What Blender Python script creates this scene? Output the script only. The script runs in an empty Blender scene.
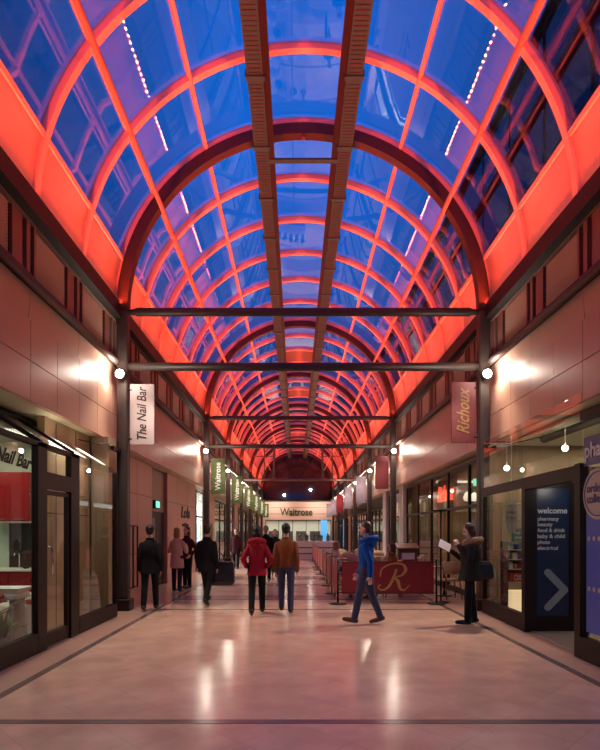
import bpy, math, random
from mathutils import Vector, Matrix
R = math.radians
PI = math.pi
random.seed(7)
scene = bpy.context.scene
COL = scene.collection
VS = scene.view_settings
VS.view_transform = 'Standard'
VS.look = 'None'
VS.gamma = 1
VS.use_curve_mapping = False
VS.exposure = 0.0

# ------------------------------------------------------------------ materials
MATS = {}
def principled(name, col, rough=0.6, metal=0.0, spec=0.5, noise=0.0, nscale=8.0, bump=0.0, bscale=60.0, emis=None, estr=0.0, coat=0.0):
    m = bpy.data.materials.new(name); m.use_nodes = True
    nt = m.node_tree; b = nt.nodes['Principled BSDF']
    b.inputs['Base Color'].default_value = (*col, 1)
    b.inputs['Roughness'].default_value = rough
    b.inputs['Metallic'].default_value = metal
    b.inputs['Specular IOR Level'].default_value = spec
    b.inputs['Coat Weight'].default_value = coat
    tc = nt.nodes.new('ShaderNodeTexCoord')
    if noise > 0:
        n = nt.nodes.new('ShaderNodeTexNoise'); n.inputs['Scale'].default_value = nscale; n.inputs['Detail'].default_value = 4
        nt.links.new(tc.outputs['Object'], n.inputs['Vector'])
        mx = nt.nodes.new('ShaderNodeMix'); mx.data_type = 'RGBA'
        mx.inputs[6].default_value = (*[c * (1 - noise) for c in col], 1)
        mx.inputs[7].default_value = (*[min(1, c * (1 + noise)) for c in col], 1)
        nt.links.new(n.outputs['Fac'], mx.inputs[0])
        nt.links.new(mx.outputs[2], b.inputs['Base Color'])
    if bump > 0:
        n2 = nt.nodes.new('ShaderNodeTexNoise'); n2.inputs['Scale'].default_value = bscale
        nt.links.new(tc.outputs['Object'], n2.inputs['Vector'])
        bp = nt.nodes.new('ShaderNodeBump'); bp.inputs['Strength'].default_value = bump; bp.inputs['Distance'].default_value = 0.01
        nt.links.new(n2.outputs['Fac'], bp.inputs['Height']); nt.links.new(bp.outputs['Normal'], b.inputs['Normal'])
    if emis:
        b.inputs['Emission Color'].default_value = (*emis, 1); b.inputs['Emission Strength'].default_value = estr
    MATS[name] = m
    return m
def glass(name, tint, ior=1.5, rough=0.0, gain=1.0):
    m = bpy.data.materials.new(name); m.use_nodes = True
    nt = m.node_tree; nt.nodes.clear()
    o = nt.nodes.new('ShaderNodeOutputMaterial'); t = nt.nodes.new('ShaderNodeBsdfTransparent'); g = nt.nodes.new('ShaderNodeBsdfGlossy')
    t.inputs['Color'].default_value = (*tint, 1); g.inputs['Roughness'].default_value = rough
    fr = nt.nodes.new('ShaderNodeLayerWeight'); fr.inputs['Blend'].default_value = .5
    pw = nt.nodes.new('ShaderNodeMath'); pw.operation = 'POWER'; pw.inputs[1].default_value = 5.0
    mu = nt.nodes.new('ShaderNodeMath'); mu.operation = 'MULTIPLY_ADD'; mu.inputs[1].default_value = .95 * gain; mu.inputs[2].default_value = .042 * gain; mu.use_clamp = True
    mx = nt.nodes.new('ShaderNodeMixShader')
    nt.links.new(fr.outputs['Facing'], pw.inputs[0]); nt.links.new(pw.outputs[0], mu.inputs[0]); nt.links.new(mu.outputs[0], mx.inputs[0])
    nt.links.new(t.outputs[0], mx.inputs[1]); nt.links.new(g.outputs[0], mx.inputs[2]); nt.links.new(mx.outputs[0], o.inputs[0])
    MATS[name] = m
    return m
P = principled
P('cladding', (.60, .37, .28), .38, .0, .6, noise=.05, nscale=.8)
P('stone_panel', (.50, .28, .205), .45, noise=.06, nscale=1.2)
P('soffit', (.75, .68, .50), .5)
P('joint', (.03, .02, .02), .8)
P('dark_steel', (.038, .027, .025), .5, .0, noise=.15, nscale=5)
P('ledge', (.014, .012, .012), .55)
P('frame_brown', (.018, .009, .008), .5, .0, .25)
P('rail_tube', (.16, .11, .10), .35, .5)
P('louvre', (.42, .31, .24), .5, .1)
P('pilaster', (.26, .16, .13), .5, .2)
P('roof_paint', (.80, .70, .66), .42, noise=.04, nscale=2)
P('tube_paint', (.42, .36, .33), .5)
P('tray', (.025, .13, .16), .6, .3, noise=.2, nscale=12)
P('vent_panel', (.22, .15, .14), .6, noise=.15, nscale=3)
P('black', (.012, .012, .013), .5)
P('black_metal', (.015, .014, .014), .35, .6)
P('chrome', (.7, .7, .7), .15, 1.0)
P('white', (.8, .78, .74), .5)
P('shop_wall', (.62, .62, .46), .7, noise=.04)
P('shop_green', (.55, .66, .54), .7, noise=.04)
P('shop_floor', (.35, .29, .25), .25)
P('warm_wall', (.34, .24, .15), .7, noise=.15, nscale=2)
P('dim_wall', (.22, .19, .17), .7, noise=.15, nscale=2)
P('pale_wall', (.62, .62, .58), .7, noise=.05)
P('red_gloss', (.28, .012, .018), .18, noise=.1, nscale=3)
P('orange_red', (.55, .05, .02), .4)
P('porcelain', (.82, .82, .78), .15)
P('grey_plastic', (.25, .24, .23), .4)
P('paper', (.85, .82, .82), .7)
P('poster_blue', (.006, .024, .085), .35, noise=.1, nscale=3)
P('vinyl_blue', (.035, .08, .45), .4, noise=.08, nscale=2)
P('vinyl_dark', (.055, .06, .20), .4)
P('vinyl_grey', (.42, .38, .36), .5)
P('ink_blue', (.05, .08, .25), .5)
P('white_ink', (.68, .72, .76), .5)
P('chevron', (.30, .37, .44), .5)
P('teal', (.03, .16, .20), .5)
P('crimson', (.17, .006, .014), .55, noise=.1, nscale=5)
P('crimson_soft', (.30, .04, .045), .6, noise=.1, nscale=5)
P('crimson_dark', (.095, .004, .009), .6, noise=.1)
P('gold_dim', (.20, .11, .035), .5)
P('beige_wall', (.42, .31, .20), .6, noise=.05)
P('gold', (.42, .27, .08), .45, .2)
P('banner_white', (.40, .34, .35), .6)
P('end_wall', (.80, .56, .47), .6, noise=.04)
P('banner_green', (.06, .10, .025), .6, noise=.8, nscale=5)
P('banner_lilac', (.24, .20, .26), .6, noise=.4, nscale=4)
P('ink', (.012, .01, .012), .6)
P('green_ink', (.05, .09, .02), .5)
P('foliage', (.04, .09, .02), .6, noise=.3)
P('terracotta', (.30, .10, .05), .7)
P('wood', (.20, .07, .035), .4, noise=.3, nscale=10)
P('cane', (.50, .36, .22), .6, noise=.25, nscale=60)
P('carpet', (.08, .05, .05), .95)
P('skin', (.52, .30, .22), .5)
P('skin_pale', (.62, .40, .32), .5)
P('hair_black', (.010, .008, .007), .5, bump=.5, bscale=90)
P('hair_brown', (.06, .028, .016), .5, bump=.5, bscale=90)
P('hair_blond', (.30, .17, .08), .5, bump=.5, bscale=90)
P('fur', (.30, .19, .11), .9, noise=.4, nscale=60, bump=1.0, bscale=120)
P('coat_black', (.010, .010, .012), .8, 0.0, .15, bump=.3)
P('coat_charcoal', (.022, .020, .022), .8, 0.0, .15, bump=.3)
P('coat_red', (.30, .012, .03), .75, 0.0, .15, bump=.3)
P('coat_brown', (.20, .065, .02), .75, 0.0, .15, bump=.3)
P('coat_blue', (.004, .075, .34), .6, 0.0, .15, bump=.3)
P('coat_cream', (.62, .45, .32), .8, 0.0, .15, bump=.3)
P('coat_plum', (.06, .015, .022), .8, 0.0, .15, bump=.3)
P('denim', (.05, .06, .11), .8, 0.0, .15, bump=.3)
P('denim_dark', (.018, .022, .045), .8, 0.0, .15, bump=.3)
P('leather_black', (.012, .011, .011), .35)
P('shoe_brown', (.07, .035, .02), .5)
P('building_dark', (.010, .010, .014), .5)
P('building_glass', (.02, .025, .04), .08, .0, .8)
P('slate', (.05, .05, .06), .7)
P('lamp_white', (1, 1, 1), .5, emis=(1.0, .90, .78), estr=60)
P('lamp_ring', (.05, .05, .05), .4, .5)
P('led_dot', (1, 1, 1), .5, emis=(1.0, .45, .40), estr=25)
P('ceiling_lamp', (1, 1, 1), .5, emis=(1.0, .95, .72), estr=5)
P('lamp_and_glint', (1, 1, 1), .5, emis=(1.0, .93, .75), estr=25)  # lobby downlight, and the glowing balls that imitate reflections in the pharmacy glass
P('neon_red', (.8, .1, .05), .5, emis=(1.0, .10, .04), estr=2.2)
P('exit_green', (.1, .6, .4), .5, emis=(.12, .75, .45), estr=1.6)
P('lit_blue', (.1, .4, .7), .5, emis=(.08, .38, .75), estr=1.1)
P('lit_white', (.9, .9, .9), .5, emis=(.95, .88, .72), estr=1.1)
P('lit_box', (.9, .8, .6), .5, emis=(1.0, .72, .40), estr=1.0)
P('lit_vinyl', (.045, .08, .40), .35, emis=(.03, .07, .42), estr=.04)
glass('roof_glass', (.90, .93, 1.0), 1.52, 0.0, 2.4)
glass('shop_glass', (.92, .93, .90), 1.5, 0.0, 1.0)

def floor_material():
    m = bpy.data.materials.new('terrazzo_tiles'); m.use_nodes = True
    nt = m.node_tree; b = nt.nodes['Principled BSDF']; L = nt.links.new
    tc = nt.nodes.new('ShaderNodeTexCoord')
    mp = nt.nodes.new('ShaderNodeMapping'); mp.inputs['Rotation'].default_value = (0, 0, R(45)); L(tc.outputs['Object'], mp.inputs['Vector'])
    br = nt.nodes.new('ShaderNodeTexBrick'); br.offset = 0.0; br.inputs['Scale'].default_value = 1.0
    br.inputs['Brick Width'].default_value = .6; br.inputs['Row Height'].default_value = .6
    br.inputs['Mortar Size'].default_value = .003; br.inputs['Mortar Smooth'].default_value = .3
    br.inputs['Color1'].default_value = (.74, .505, .385, 1); br.inputs['Color2'].default_value = (.69, .465, .35, 1); br.inputs['Mortar'].default_value = (.55, .37, .28, 1)
    L(mp.outputs[0], br.inputs['Vector'])
    n = nt.nodes.new('ShaderNodeTexNoise'); n.inputs['Scale'].default_value = 3.0; n.inputs['Detail'].default_value = 8; L(tc.outputs['Object'], n.inputs['Vector'])
    cr = nt.nodes.new('ShaderNodeValToRGB'); cr.color_ramp.elements[0].position = .35; cr.color_ramp.elements[0].color = (.86, .84, .82, 1)
    cr.color_ramp.elements[1].position = .7; cr.color_ramp.elements[1].color = (1.05, 1.04, 1.03, 1); L(n.outputs['Fac'], cr.inputs[0])
    mx = nt.nodes.new('ShaderNodeMix'); mx.data_type = 'RGBA'; mx.blend_type = 'MULTIPLY'; mx.inputs[0].default_value = 1
    L(br.outputs['Color'], mx.inputs[6]); L(cr.outputs[0], mx.inputs[7]); L(mx.outputs[2], b.inputs['Base Color'])
    b.inputs['Roughness'].default_value = .17
    mr = nt.nodes.new('ShaderNodeMapRange'); mr.inputs[3].default_value = .13; mr.inputs[4].default_value = .24; L(n.outputs['Fac'], mr.inputs[0]); L(mr.outputs[0], b.inputs['Roughness'])
    b.inputs['Specular IOR Level'].default_value = .45
    MATS['floor'] = m
floor_material()
P('floor_line', (.17, .125, .11), .2)
P('floor_rose', (.42, .24, .21), .18, noise=.08, nscale=4)
P('floor_margin', (.50, .32, .25), .25, noise=.08, nscale=3)

# ------------------------------------------------------------------ mesh helpers
def world_loc(o):
    v = Vector((0, 0, 0))
    while o is not None:
        v += o.location; o = o.parent
    return v
class MB:
    def __init__(s): s.v = []; s.f = []; s.sm = []
    def add(s, vs, fs, smooth=False):
        k = len(s.v); s.v += [Vector(v) for v in vs]; s.f += [tuple(i + k for i in f) for f in fs]; s.sm += [smooth] * len(fs)
        return s
    def box(s, x0, x1, y0, y1, z0, z1, mat=None):
        if x0 > x1: x0, x1 = x1, x0
        if y0 > y1: y0, y1 = y1, y0
        if z0 > z1: z0, z1 = z1, z0
        vs = [Vector((x, y, z)) for z in (z0, z1) for y in (y0, y1) for x in (x0, x1)]
        if mat: vs = [mat @ v for v in vs]
        return s.add(vs, [(0, 2, 3, 1), (4, 5, 7, 6), (0, 1, 5, 4), (2, 6, 7, 3), (0, 4, 6, 2), (1, 3, 7, 5)])
    def bbox(s, x0, x1, y0, y1, z0, z1, r=.01):        # box with chamfered vertical and horizontal edges
        r = min(r, (x1 - x0) * .45, (y1 - y0) * .45, (z1 - z0) * .45)
        pts = lambda e: [(x0 + e, y0 + r), (x0 + r, y0 + e), (x1 - r, y0 + e), (x1 - e, y0 + r), (x1 - e, y1 - r), (x1 - r, y1 - e), (x0 + r, y1 - e), (x0 + e, y1 - r)]
        rings = [[(x, y, z0) for x, y in pts(r)], [(x, y, z0 + r) for x, y in pts(0)], [(x, y, z1 - r) for x, y in pts(0)], [(x, y, z1) for x, y in pts(r)]]
        return s.loft(rings, smooth=False)
    def loft(s, rings, cap=True, smooth=True, closed=False):
        n = len(rings[0]); vs = [p for r in rings for p in r]; fs = []
        m = len(rings)
        for i in range(m - 1 + (1 if closed else 0)):
            a = i * n; b = ((i + 1) % m) * n
            for j in range(n):
                k = (j + 1) % n
                fs.append((a + j, a + k, b + k, b + j))
        if cap and not closed:
            fs.append(tuple(range(n - 1, -1, -1))); fs.append(tuple(range((m - 1) * n, m * n)))
        return s.add(vs, fs, smooth)
    def cyl(s, p, q, r, r2=None, n=12, smooth=True):
        p = Vector(p); q = Vector(q); r2 = r if r2 is None else r2
        d = (q - p).normalized(); u = d.orthogonal().normalized(); w = d.cross(u)
        ring = lambda c, rr: [c + (u * math.cos(2 * PI * i / n) + w * math.sin(2 * PI * i / n)) * rr for i in range(n)]
        return s.loft([ring(p, r), ring(q, r2)], smooth=smooth)
    def tube(s, pts, r, n=8, closed=False):
        pts = [Vector(p) for p in pts]; rings = []; m = len(pts)
        up = Vector((0, 0, 1)); rr = r if isinstance(r, (list, tuple)) else [r] * m
        prev = None
        for i, p in enumerate(pts):
            d = (pts[(i + 1) % m] - pts[i - 1]) if (closed or 0 < i < m - 1) else (pts[1] - pts[0] if i == 0 else pts[-1] - pts[-2])
            d.normalize()
            u = (prev - d * prev.dot(d)).normalized() if prev is not None and (prev - d * prev.dot(d)).length > 1e-4 else d.orthogonal().normalized()
            prev = u; w = d.cross(u)
            rings.append([p + (u * math.cos(2 * PI * k / n) + w * math.sin(2 * PI * k / n)) * rr[i] for k in range(n)])
        return s.loft(rings, cap=not closed, closed=closed)
    def cap(s, p, q, r, r2=None, n=14):               # capsule, tapered
        p = Vector(p); q = Vector(q); r2 = r if r2 is None else r2
        d = (q - p).normalized(); pts = []; rr = []
        for a in (80, 55, 30): pts.append(p - d * r * math.sin(R(a))); rr.append(r * math.cos(R(a)))
        pts.append(p); rr.append(r); pts.append(q); rr.append(r2)
        for a in (30, 55, 80): pts.append(q + d * r2 * math.sin(R(a))); rr.append(r2 * math.cos(R(a)))
        return s.tube(pts, rr, n)
    def ell(s, c, rx, ry, rz, n=16, m=10, mat=None):
        rings = []
        for i in range(m + 1):
            a = -PI / 2 + PI * (i + .0) / m; a = max(-PI / 2 + .08, min(PI / 2 - .08, a))
            ring = [Vector((rx * math.cos(a) * math.cos(2 * PI * j / n), ry * math.cos(a) * math.sin(2 * PI * j / n), rz * math.sin(a))) for j in range(n)]
            if mat: ring = [mat @ v for v in ring]
            rings.append([Vector(c) + v for v in ring])
        return s.loft(rings)
    def lathe(s, c, prof, n=20, smooth=True):         # prof: (r, z)
        return s.loft([[(c[0] + r * math.cos(2 * PI * j / n), c[1] + r * math.sin(2 * PI * j / n), c[2] + z) for j in range(n)] for r, z in prof], smooth=smooth)
    def stack(s, rings, n=20):                        # (cx, cy, z, rx, ry)
        return s.loft([[(cx + rx * math.cos(2 * PI * j / n), cy + ry * math.sin(2 * PI * j / n), z) for j in range(n)] for cx, cy, z, rx, ry in rings])
    def prism(s, pts, d):                             # planar polygon pts (3D) extruded by vector d
        pts = [Vector(p) for p in pts]; d = Vector(d); n = len(pts)
        return s.add(pts + [p + d for p in pts], [tuple(range(n))[::-1], tuple(range(n, 2 * n))] + [(i, (i + 1) % n, n + (i + 1) % n, n + i) for i in range(n)])
    def mesh(s, name):
        me = bpy.data.meshes.new(name); me.from_pydata([tuple(v) for v in s.v], [], s.f)
        me.polygons.foreach_set('use_smooth', s.sm); me.update()
        import bmesh
        bm = bmesh.new(); bm.from_mesh(me); bmesh.ops.recalc_face_normals(bm, faces=bm.faces); bm.to_mesh(me); bm.free()
        return me
    def build(s, name, mat, parent=None, local=False, at=None):
        """links ONE mesh object. World-space vertices unless local; a parent's location is taken off"""
        if parent is not None and not local:
            w = world_loc(parent); s.v = [v - w for v in s.v]
        elif parent is None and not local:
            lo = Vector([min(v[i] for v in s.v) for i in range(3)]); hi = Vector([max(v[i] for v in s.v) for i in range(3)])
            at = Vector(((lo.x + hi.x) / 2, (lo.y + hi.y) / 2, lo.z)); s.v = [v - at for v in s.v]
        me = s.mesh(name)
        if isinstance(mat, str): mat = MATS[mat]
        me.materials.append(mat)
        o = bpy.data.objects.new(name, me); COL.objects.link(o)
        if parent is not None: o.parent = parent
        elif at is not None: o.location = at
        return o
def tag(o, label, cat, group=None, kind=None):
    o['label'] = label; o['category'] = cat
    if group: o['group'] = group
    if kind: o['kind'] = kind
    return o
def thing(name, label, cat, loc=(0, 0, 0), rz=0, group=None):
    o = bpy.data.objects.new(name, None); COL.objects.link(o); o.empty_display_size = .1
    o.location = loc; o.rotation_euler = (0, 0, rz)
    return tag(o, label, cat, group)
def struct(name, mb, mat, parent=None):
    o = mb.build(name, mat, parent)
    if parent is None: o['kind'] = 'structure'
    return o
def dup(o, loc=None, rz=None, label=None, group=None, parent=None):
    c = o.copy(); COL.objects.link(c); c.parent = parent
    if loc is not None: c.location = loc
    if rz is not None: c.rotation_euler = (0, 0, rz)
    if label: c['label'] = label
    if group: c['group'] = group
    for ch in list(o.children): dup(ch, parent=c)
    return c
def text_mb(body, size, origin, u, v, depth=.006, shear=0.0, align='CENTER', space=1.0, bold=0.0, fit=None):
    cu = bpy.data.curves.new('t', 'FONT'); cu.body = body; cu.size = 1; cu.shear = shear; cu.align_x = align; cu.align_y = 'CENTER'
    cu.space_character = space; cu.offset = bold; cu.extrude = .5; cu.resolution_u = 3
    ob = bpy.data.objects.new('t', cu); COL.objects.link(ob)
    dg = bpy.context.evaluated_depsgraph_get(); me = bpy.data.meshes.new_from_object(ob.evaluated_get(dg))
    mb = MB(); u = Vector(u).normalized(); v = Vector(v).normalized(); w = u.cross(v); o = Vector(origin)
    vs = [p.co.copy() for p in me.vertices]
    sx = size
    if fit:
        wd = max(p.x for p in vs) - min(p.x for p in vs); sx = fit / wd
    mb.add([o + u * p.x * sx + v * p.y * size + w * (p.z + .5) * depth for p in vs], [tuple(f.vertices) for f in me.polygons])
    bpy.data.objects.remove(ob); bpy.data.curves.remove(cu); bpy.data.meshes.remove(me)
    return mb
def stroke(mb, pts, widths, origin, u, v, depth=.006, sub=8):
    """a flat pen stroke of changing width through 2-D points"""
    P2 = [Vector((a, b)) for a, b in pts]; out = []; ws = []
    for i in range(len(P2) - 1):
        p0 = P2[max(i - 1, 0)]; p1 = P2[i]; p2 = P2[i + 1]; p3 = P2[min(i + 2, len(P2) - 1)]
        for k in range(sub + (1 if i == len(P2) - 2 else 0)):
            t = k / sub
            out.append(.5 * ((2 * p1) + (p2 - p0) * t + (2 * p0 - 5 * p1 + 4 * p2 - p3) * t * t + (3 * p1 - p0 - 3 * p2 + p3) * t ** 3)); ws.append(widths[i] * (1 - t) + widths[i + 1] * t)
    u = Vector(u).normalized(); v = Vector(v).normalized(); w = u.cross(v); o = Vector(origin); rings = []
    for i, p in enumerate(out):
        d = out[min(i + 1, len(out) - 1)] - out[max(i - 1, 0)]
        d = d.normalized() if d.length > 1e-6 else Vector((1, 0)); nrm = Vector((-d.y, d.x)) * ws[i] / 2
        a = p + nrm; b = p - nrm
        A = o + u * a.x + v * a.y; B = o + u * b.x + v * b.y
        rings.append([A, B, B + w * depth, A + w * depth])
    mb.loft(rings, smooth=False)
    return mb
def area(name, loc, rot, sx, sy, power, col=(1, 1, 1), spread=180):
    l = bpy.data.lights.new(name, 'AREA'); l.shape = 'RECTANGLE'; l.size = sx; l.size_y = sy; l.energy = power; l.color = col; l.spread = R(spread)
    o = bpy.data.objects.new(name, l); COL.objects.link(o); o.location = loc; o.rotation_euler = rot
    return o
def point(name, loc, power, col, r=.06, spot=None, rot=None, blend=.4):
    l = bpy.data.lights.new(name, 'SPOT' if spot else 'POINT'); l.energy = power; l.color = col; l.shadow_soft_size = r
    if spot: l.spot_size = R(spot); l.spot_blend = blend
    o = bpy.data.objects.new(name, l); COL.objects.link(o); o.location = loc
    if rot: o.rotation_euler = rot
    return o

# ------------------------------------------------------------------ the main dimensions
C = .15            # x of the hall's axis
ZC = 6.12          # springing height
S = 1.71           # bay length of the roof
D1 = 11.05         # nearest frame
Y0 = D1 - 9 * S    # the hall starts behind the camera
FR = [D1, D1 + 6 * S, D1 + 10 * S, D1 + 14 * S, D1 + 18 * S, D1 + 22 * S, D1 + 26 * S]
YE = D1 + 27 * S   # end of the vault
NB = 36
RIBS = [Y0 + S * i for i in range(NB + 1)]
def arcpt(r, th, y): return Vector((C - r * math.cos(R(th)), y, ZC + r * math.sin(R(th))))
def arc_box(mb, r0, r1, y0, y1, t0, t1, n, smooth=False):
    rings = []
    for i in range(n + 1):
        t = t0 + (t1 - t0) * i / n
        rings.append([arcpt(r0, t, y0), arcpt(r1, t, y0), arcpt(r1, t, y1), arcpt(r0, t, y1)])
    return mb.loft(rings, smooth=smooth)

def arc_pane(mb, r0, r1, y0, y1, t0, t1, n):          # curved glass pane: two smooth faces a pane's thickness apart
    for r in (r0, r1):
        vs = []; fs = []
        for i in range(n + 1):
            t = t0 + (t1 - t0) * i / n; vs += [arcpt(r, t, y0), arcpt(r, t, y1)]
        for i in range(n): fs.append((2 * i, 2 * i + 1, 2 * i + 3, 2 * i + 2))
        mb.add(vs, fs, True)
# ------------------------------------------------------------------ floor
mb = MB(); mb.box(-10, 10, Y0, 66, -.2, 0); struct('floor', mb, 'floor')
mb = MB(); mb.box(-2.93, -2.83, Y0, 59, 0, .003); mb.box(3.13, 3.23, Y0, 59, 0, .003)
for y in (-2.0, 4.55, 11.15, 12.75, 16.6, 18.2, 21.4, 23.1, 28.2, 29.9, 35.0, 36.7, 42, 49, 55.6):
    mb.box(-2.83, 3.13, y - .045, y + .05, 0, .003)
struct('trim_1', mb, 'floor_line')
mb = MB()
for a, b in ((12.80, 13.6), (15.9, 16.555), (18.25, 19.6), (23.15, 24.6), (29.95, 31.2), (36.8, 38.2), (42.1, 44), (49.1, 51)):
    mb.box(-2.83, 3.13, a, b, 0, .002)
struct('trim_2', mb, 'floor_rose')
mb = MB(); mb.box(-4.2, -2.93, Y0, 59, 0, .002); mb.box(3.23, 4.4, Y0, 59, 0, .002); struct('trim_3', mb, 'floor_margin')

# ------------------------------------------------------------------ upper walls: cladding, rail, louvres
XL, XR = C - 3.9, C + 3.9
def upper_wall(side):
    sg = -1 if side == 'left' else 1
    X = C + sg * 3.9
    mb = MB(); mb.box(X + sg * .03, X + sg * .35, Y0, 59.5, 3.47, ZC - .15)
    w = struct('wall_' + side, mb, 'joint')
    w['kind'] = 'structure'
    mb = MB(); g = .006
    n = int((59.5 - Y0) / (S / 2))
    for i in range(n):
        a = Y0 + i * S / 2; b = a + S / 2
        for z0, z1 in ((3.45, 4.02), (4.02, 4.60)):
            mb.box(X, X + sg * .05, a + g, b - g, z0 + g, z1 - g)
    for i in range(n // 2 + 1):
        a = Y0 + i * S; b = min(a + S, 59.5)
        mb.prism([(X + sg * .03, a + g, 4.61), (X + sg * .16, a + g, 4.61), (X + sg * .16, a + g, 5.03), (X - sg * .0, a + g, 5.03)], (0, b - a - 2 * g, 0))
    mb.build('cladding_panels', 'cladding', w)
    mb = MB(); mb.box(X + sg * .05, X + sg * 1.6, Y0, 59.5, 3.44, 3.47); mb.build('soffit', 'soffit', w)
    # long round rail
    o = MB().cyl((C + sg * 3.80, Y0, 5.06), (C + sg * 3.80, 59, 5.06), .07, n=14).build('handrail_tube', 'rail_tube')
    tag(o, 'long round steel rail running along the %s above the cladding panels' % ('nail bar side' if sg < 0 else 'pharmacy side'), 'rail')
    # ledge beam at the springing
    mb = MB(); mb.box(C + sg * 3.70, C + sg * 4.02, Y0, 59, 5.93, 6.20); mb.box(C + sg * 3.70, C + sg * 3.73, Y0, 59, 6.20, 6.24)
    mb.box(C + sg * 3.68, C + sg * 3.70, Y0, 59, 5.93, 5.95)
    o = mb.build('ledge_beam', 'ledge')
    tag(o, 'dark steel ledge beam under the orange band on the %s' % ('nail bar side' if sg < 0 else 'pharmacy side'), 'beam')
    # LED strip on the ledge
    e = thing('light_strip', 'row of small lights on the ledge of the %s' % ('nail bar side' if sg < 0 else 'pharmacy side'), 'light strip', (C + sg * 3.77, 28, 6.2))
    MB().box(C + sg * 3.755, C + sg * 3.785, Y0, 58, 6.20, 6.215).build('housing', 'lamp_ring', e)
    mb = MB()
    for k in range(int((50 - Y0) / S) * 8):
        y = Y0 + (k + .5) * S / 8
        mb.box(C + sg * 3.766, C + sg * 3.776, y - .007, y + .007, 6.215, 6.226)
    d = mb.build('lamp', 'led_dot', e); d['kind'] = 'stuff'
    segs = []
    for i in range(NB):
        n = 8 if 4 < RIBS[i] < 24 else 1
        for j in range(n):
            segs.append((RIBS[i] + (j + .5) * S / n, .045 if n > 1 else S - .1, n))
    for y, ln, n in segs:
        # the lights of the strip: they shine across and up
        a = area('strip_light', (C + sg * 3.76, y, 6.24), (0, 0, 0), .03, ln, LEDP / 4 / n, (1.0, .048, .013), 130)
        d = Vector((-sg * math.cos(R(LEDA)), 0, math.sin(R(LEDA))))
        a.rotation_euler = d.to_track_quat('-Z', 'Y').to_euler()
        # keep the long side along the hall
        m = Matrix((Vector((0, 1, 0)).cross(-d).normalized(), Vector((0, 1, 0)), -d)).transposed()
        a.rotation_euler = m.to_euler()
LEDP = 370; LEDA = 40
for s_ in ('left', 'right'): upper_wall(s_)

# louvre screens, one per bay and side
def louvre(y, sg):
    X = C + sg * 3.88
    e = thing('louvre_screen', '', 'louvre', (X, y, 5.12))
    mb = MB(); z0, z1 = 5.14, 5.91
    a, b = y + .10, y + 1.08
    for k in range(17):
        z = z0 + .01 + k * (z1 - z0 - .02) / 17
        mb.prism([(X + sg * .012, a, z), (X, a, z + .024), (X, a, z + .028), (X + sg * .016, a, z + .004)], (0, b - a, 0))
    mb.build('slats', 'louvre', e)
    MB().box(X - sg * .01, X + sg * .03, y + 1.16, y + 1.42, z0, z1).build('infill_panel', 'pilaster', e)
    MB().box(X - sg * .03, X + sg * .03, y + 1.50, y + 1.60, z0, z1).build('mullion', 'pilaster', e); MB().box(X - sg * .03, X + sg * .03, y + .0, y + .06, z0, z1).build('mullion', 'pilaster', e)
    MB().box(X - sg * .05, X + sg * .03, y, y + S, 5.12, 5.14).build('rim', 'pilaster', e); MB().box(X - sg * .05, X + sg * .03, y, y + S, 5.91, 5.93).build('rim', 'pilaster', e)
    return e
for sg in (-1, 1):
    e0 = None
    t = 'brown louvred screen between ledge beam and rail, %s side' % ('nail bar' if sg < 0 else 'pharmacy')
    for i in range(3, NB - 8):
        if e0 is None: e0 = louvre(RIBS[i], sg); o = e0
        else: o = dup(e0, loc=(e0.location.x, RIBS[i], 5.12))
        tag(o, t, 'louvre', 'louvred screens on the %s side' % ('nail bar' if sg < 0 else 'pharmacy'))

# ------------------------------------------------------------------ the vault
rib0 = None
for i, y in enumerate(RIBS):
    if y < 1: continue
    if rib0 is None:
        mb = MB(); arc_box(mb, 3.80, 3.93, y - .06, y + .06, -2, 182, 72, False)
        rib0 = o = mb.build('roof_rib', 'roof_paint')
    else:
        o = dup(rib0, loc=(rib0.location.x, y, rib0.location.z))
    tag(o, 'slender curved glazing rib of the barrel vault, lit orange from below', 'rib', 'curved ribs of the vault')
TH = [16.5, 38, 59, 78, 102, 121, 142, 163.5]
sp0 = {}
for i in range(5, NB):
    y = RIBS[i]
    mb = MB()
    vent = y > FR[1] + 2 and (round((y - FR[1]) / S) % 4) == 2
    for k in range(len(TH) - 1):
        if vent and k == 3: continue
        arc_pane(mb, 3.893, 3.905, y + .04, y + S - .04, TH[k] + .2, TH[k + 1] - .2, 8)
    w = struct('window_%d' % (i - 4), mb, 'roof_glass')
    mb = MB()
    for t in TH: arc_box(mb, 3.86, 3.90, y + .05, y + S - .05, t - .45, t + .45, 1)
    mb.build('window_frame', 'roof_paint', w)
    if vent:
        mb = MB(); arc_box(mb, 3.83, 3.92, y + .07, y + S - .07, 78.5, 101.5, 4)
        o = mb.build('roof_vent', 'vent_panel'); tag(o, 'solid reddish crown panel between the two cable trays, far down the vault', 'vent', 'solid crown panels')
    for sg, a, b in ((-1, 1.4, 16.2), (1, 163.8, 178.6)):
        if sg not in sp0:
            mb = MB(); arc_box(mb, 3.85, 3.88, y + .005, y + S - .005, a, b, 8, True)
            t = 16.0 if sg < 0 else 164.0
            arc_box(mb, 3.81, 3.86, y + .01, y + S - .01, t - .5, t + .5, 1)
            o = sp0[sg] = mb.build('orange_panel', 'roof_paint')
        else:
            o = dup(sp0[sg], loc=(sp0[sg].location.x, y + S / 2, sp0[sg].location.z))
        sd = 'nail bar' if sg < 0 else 'pharmacy'
        tag(o, 'smooth curved bright orange panel at the foot of the vault, %s side' % sd, 'panel', 'orange panels on the %s side' % sd)
for t, n in ((35.5, 'nail bar'), (144.5, 'pharmacy')):
    a = arcpt(3.52, t, Y0 + 4); b = arcpt(3.52, t, YE)
    o = MB().cyl(a, b, .045, n=12).build('purlin', 'tube_paint'); tag(o, 'long thin orange tube running the length of the vault, %s side' % n, 'purlin')
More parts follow.
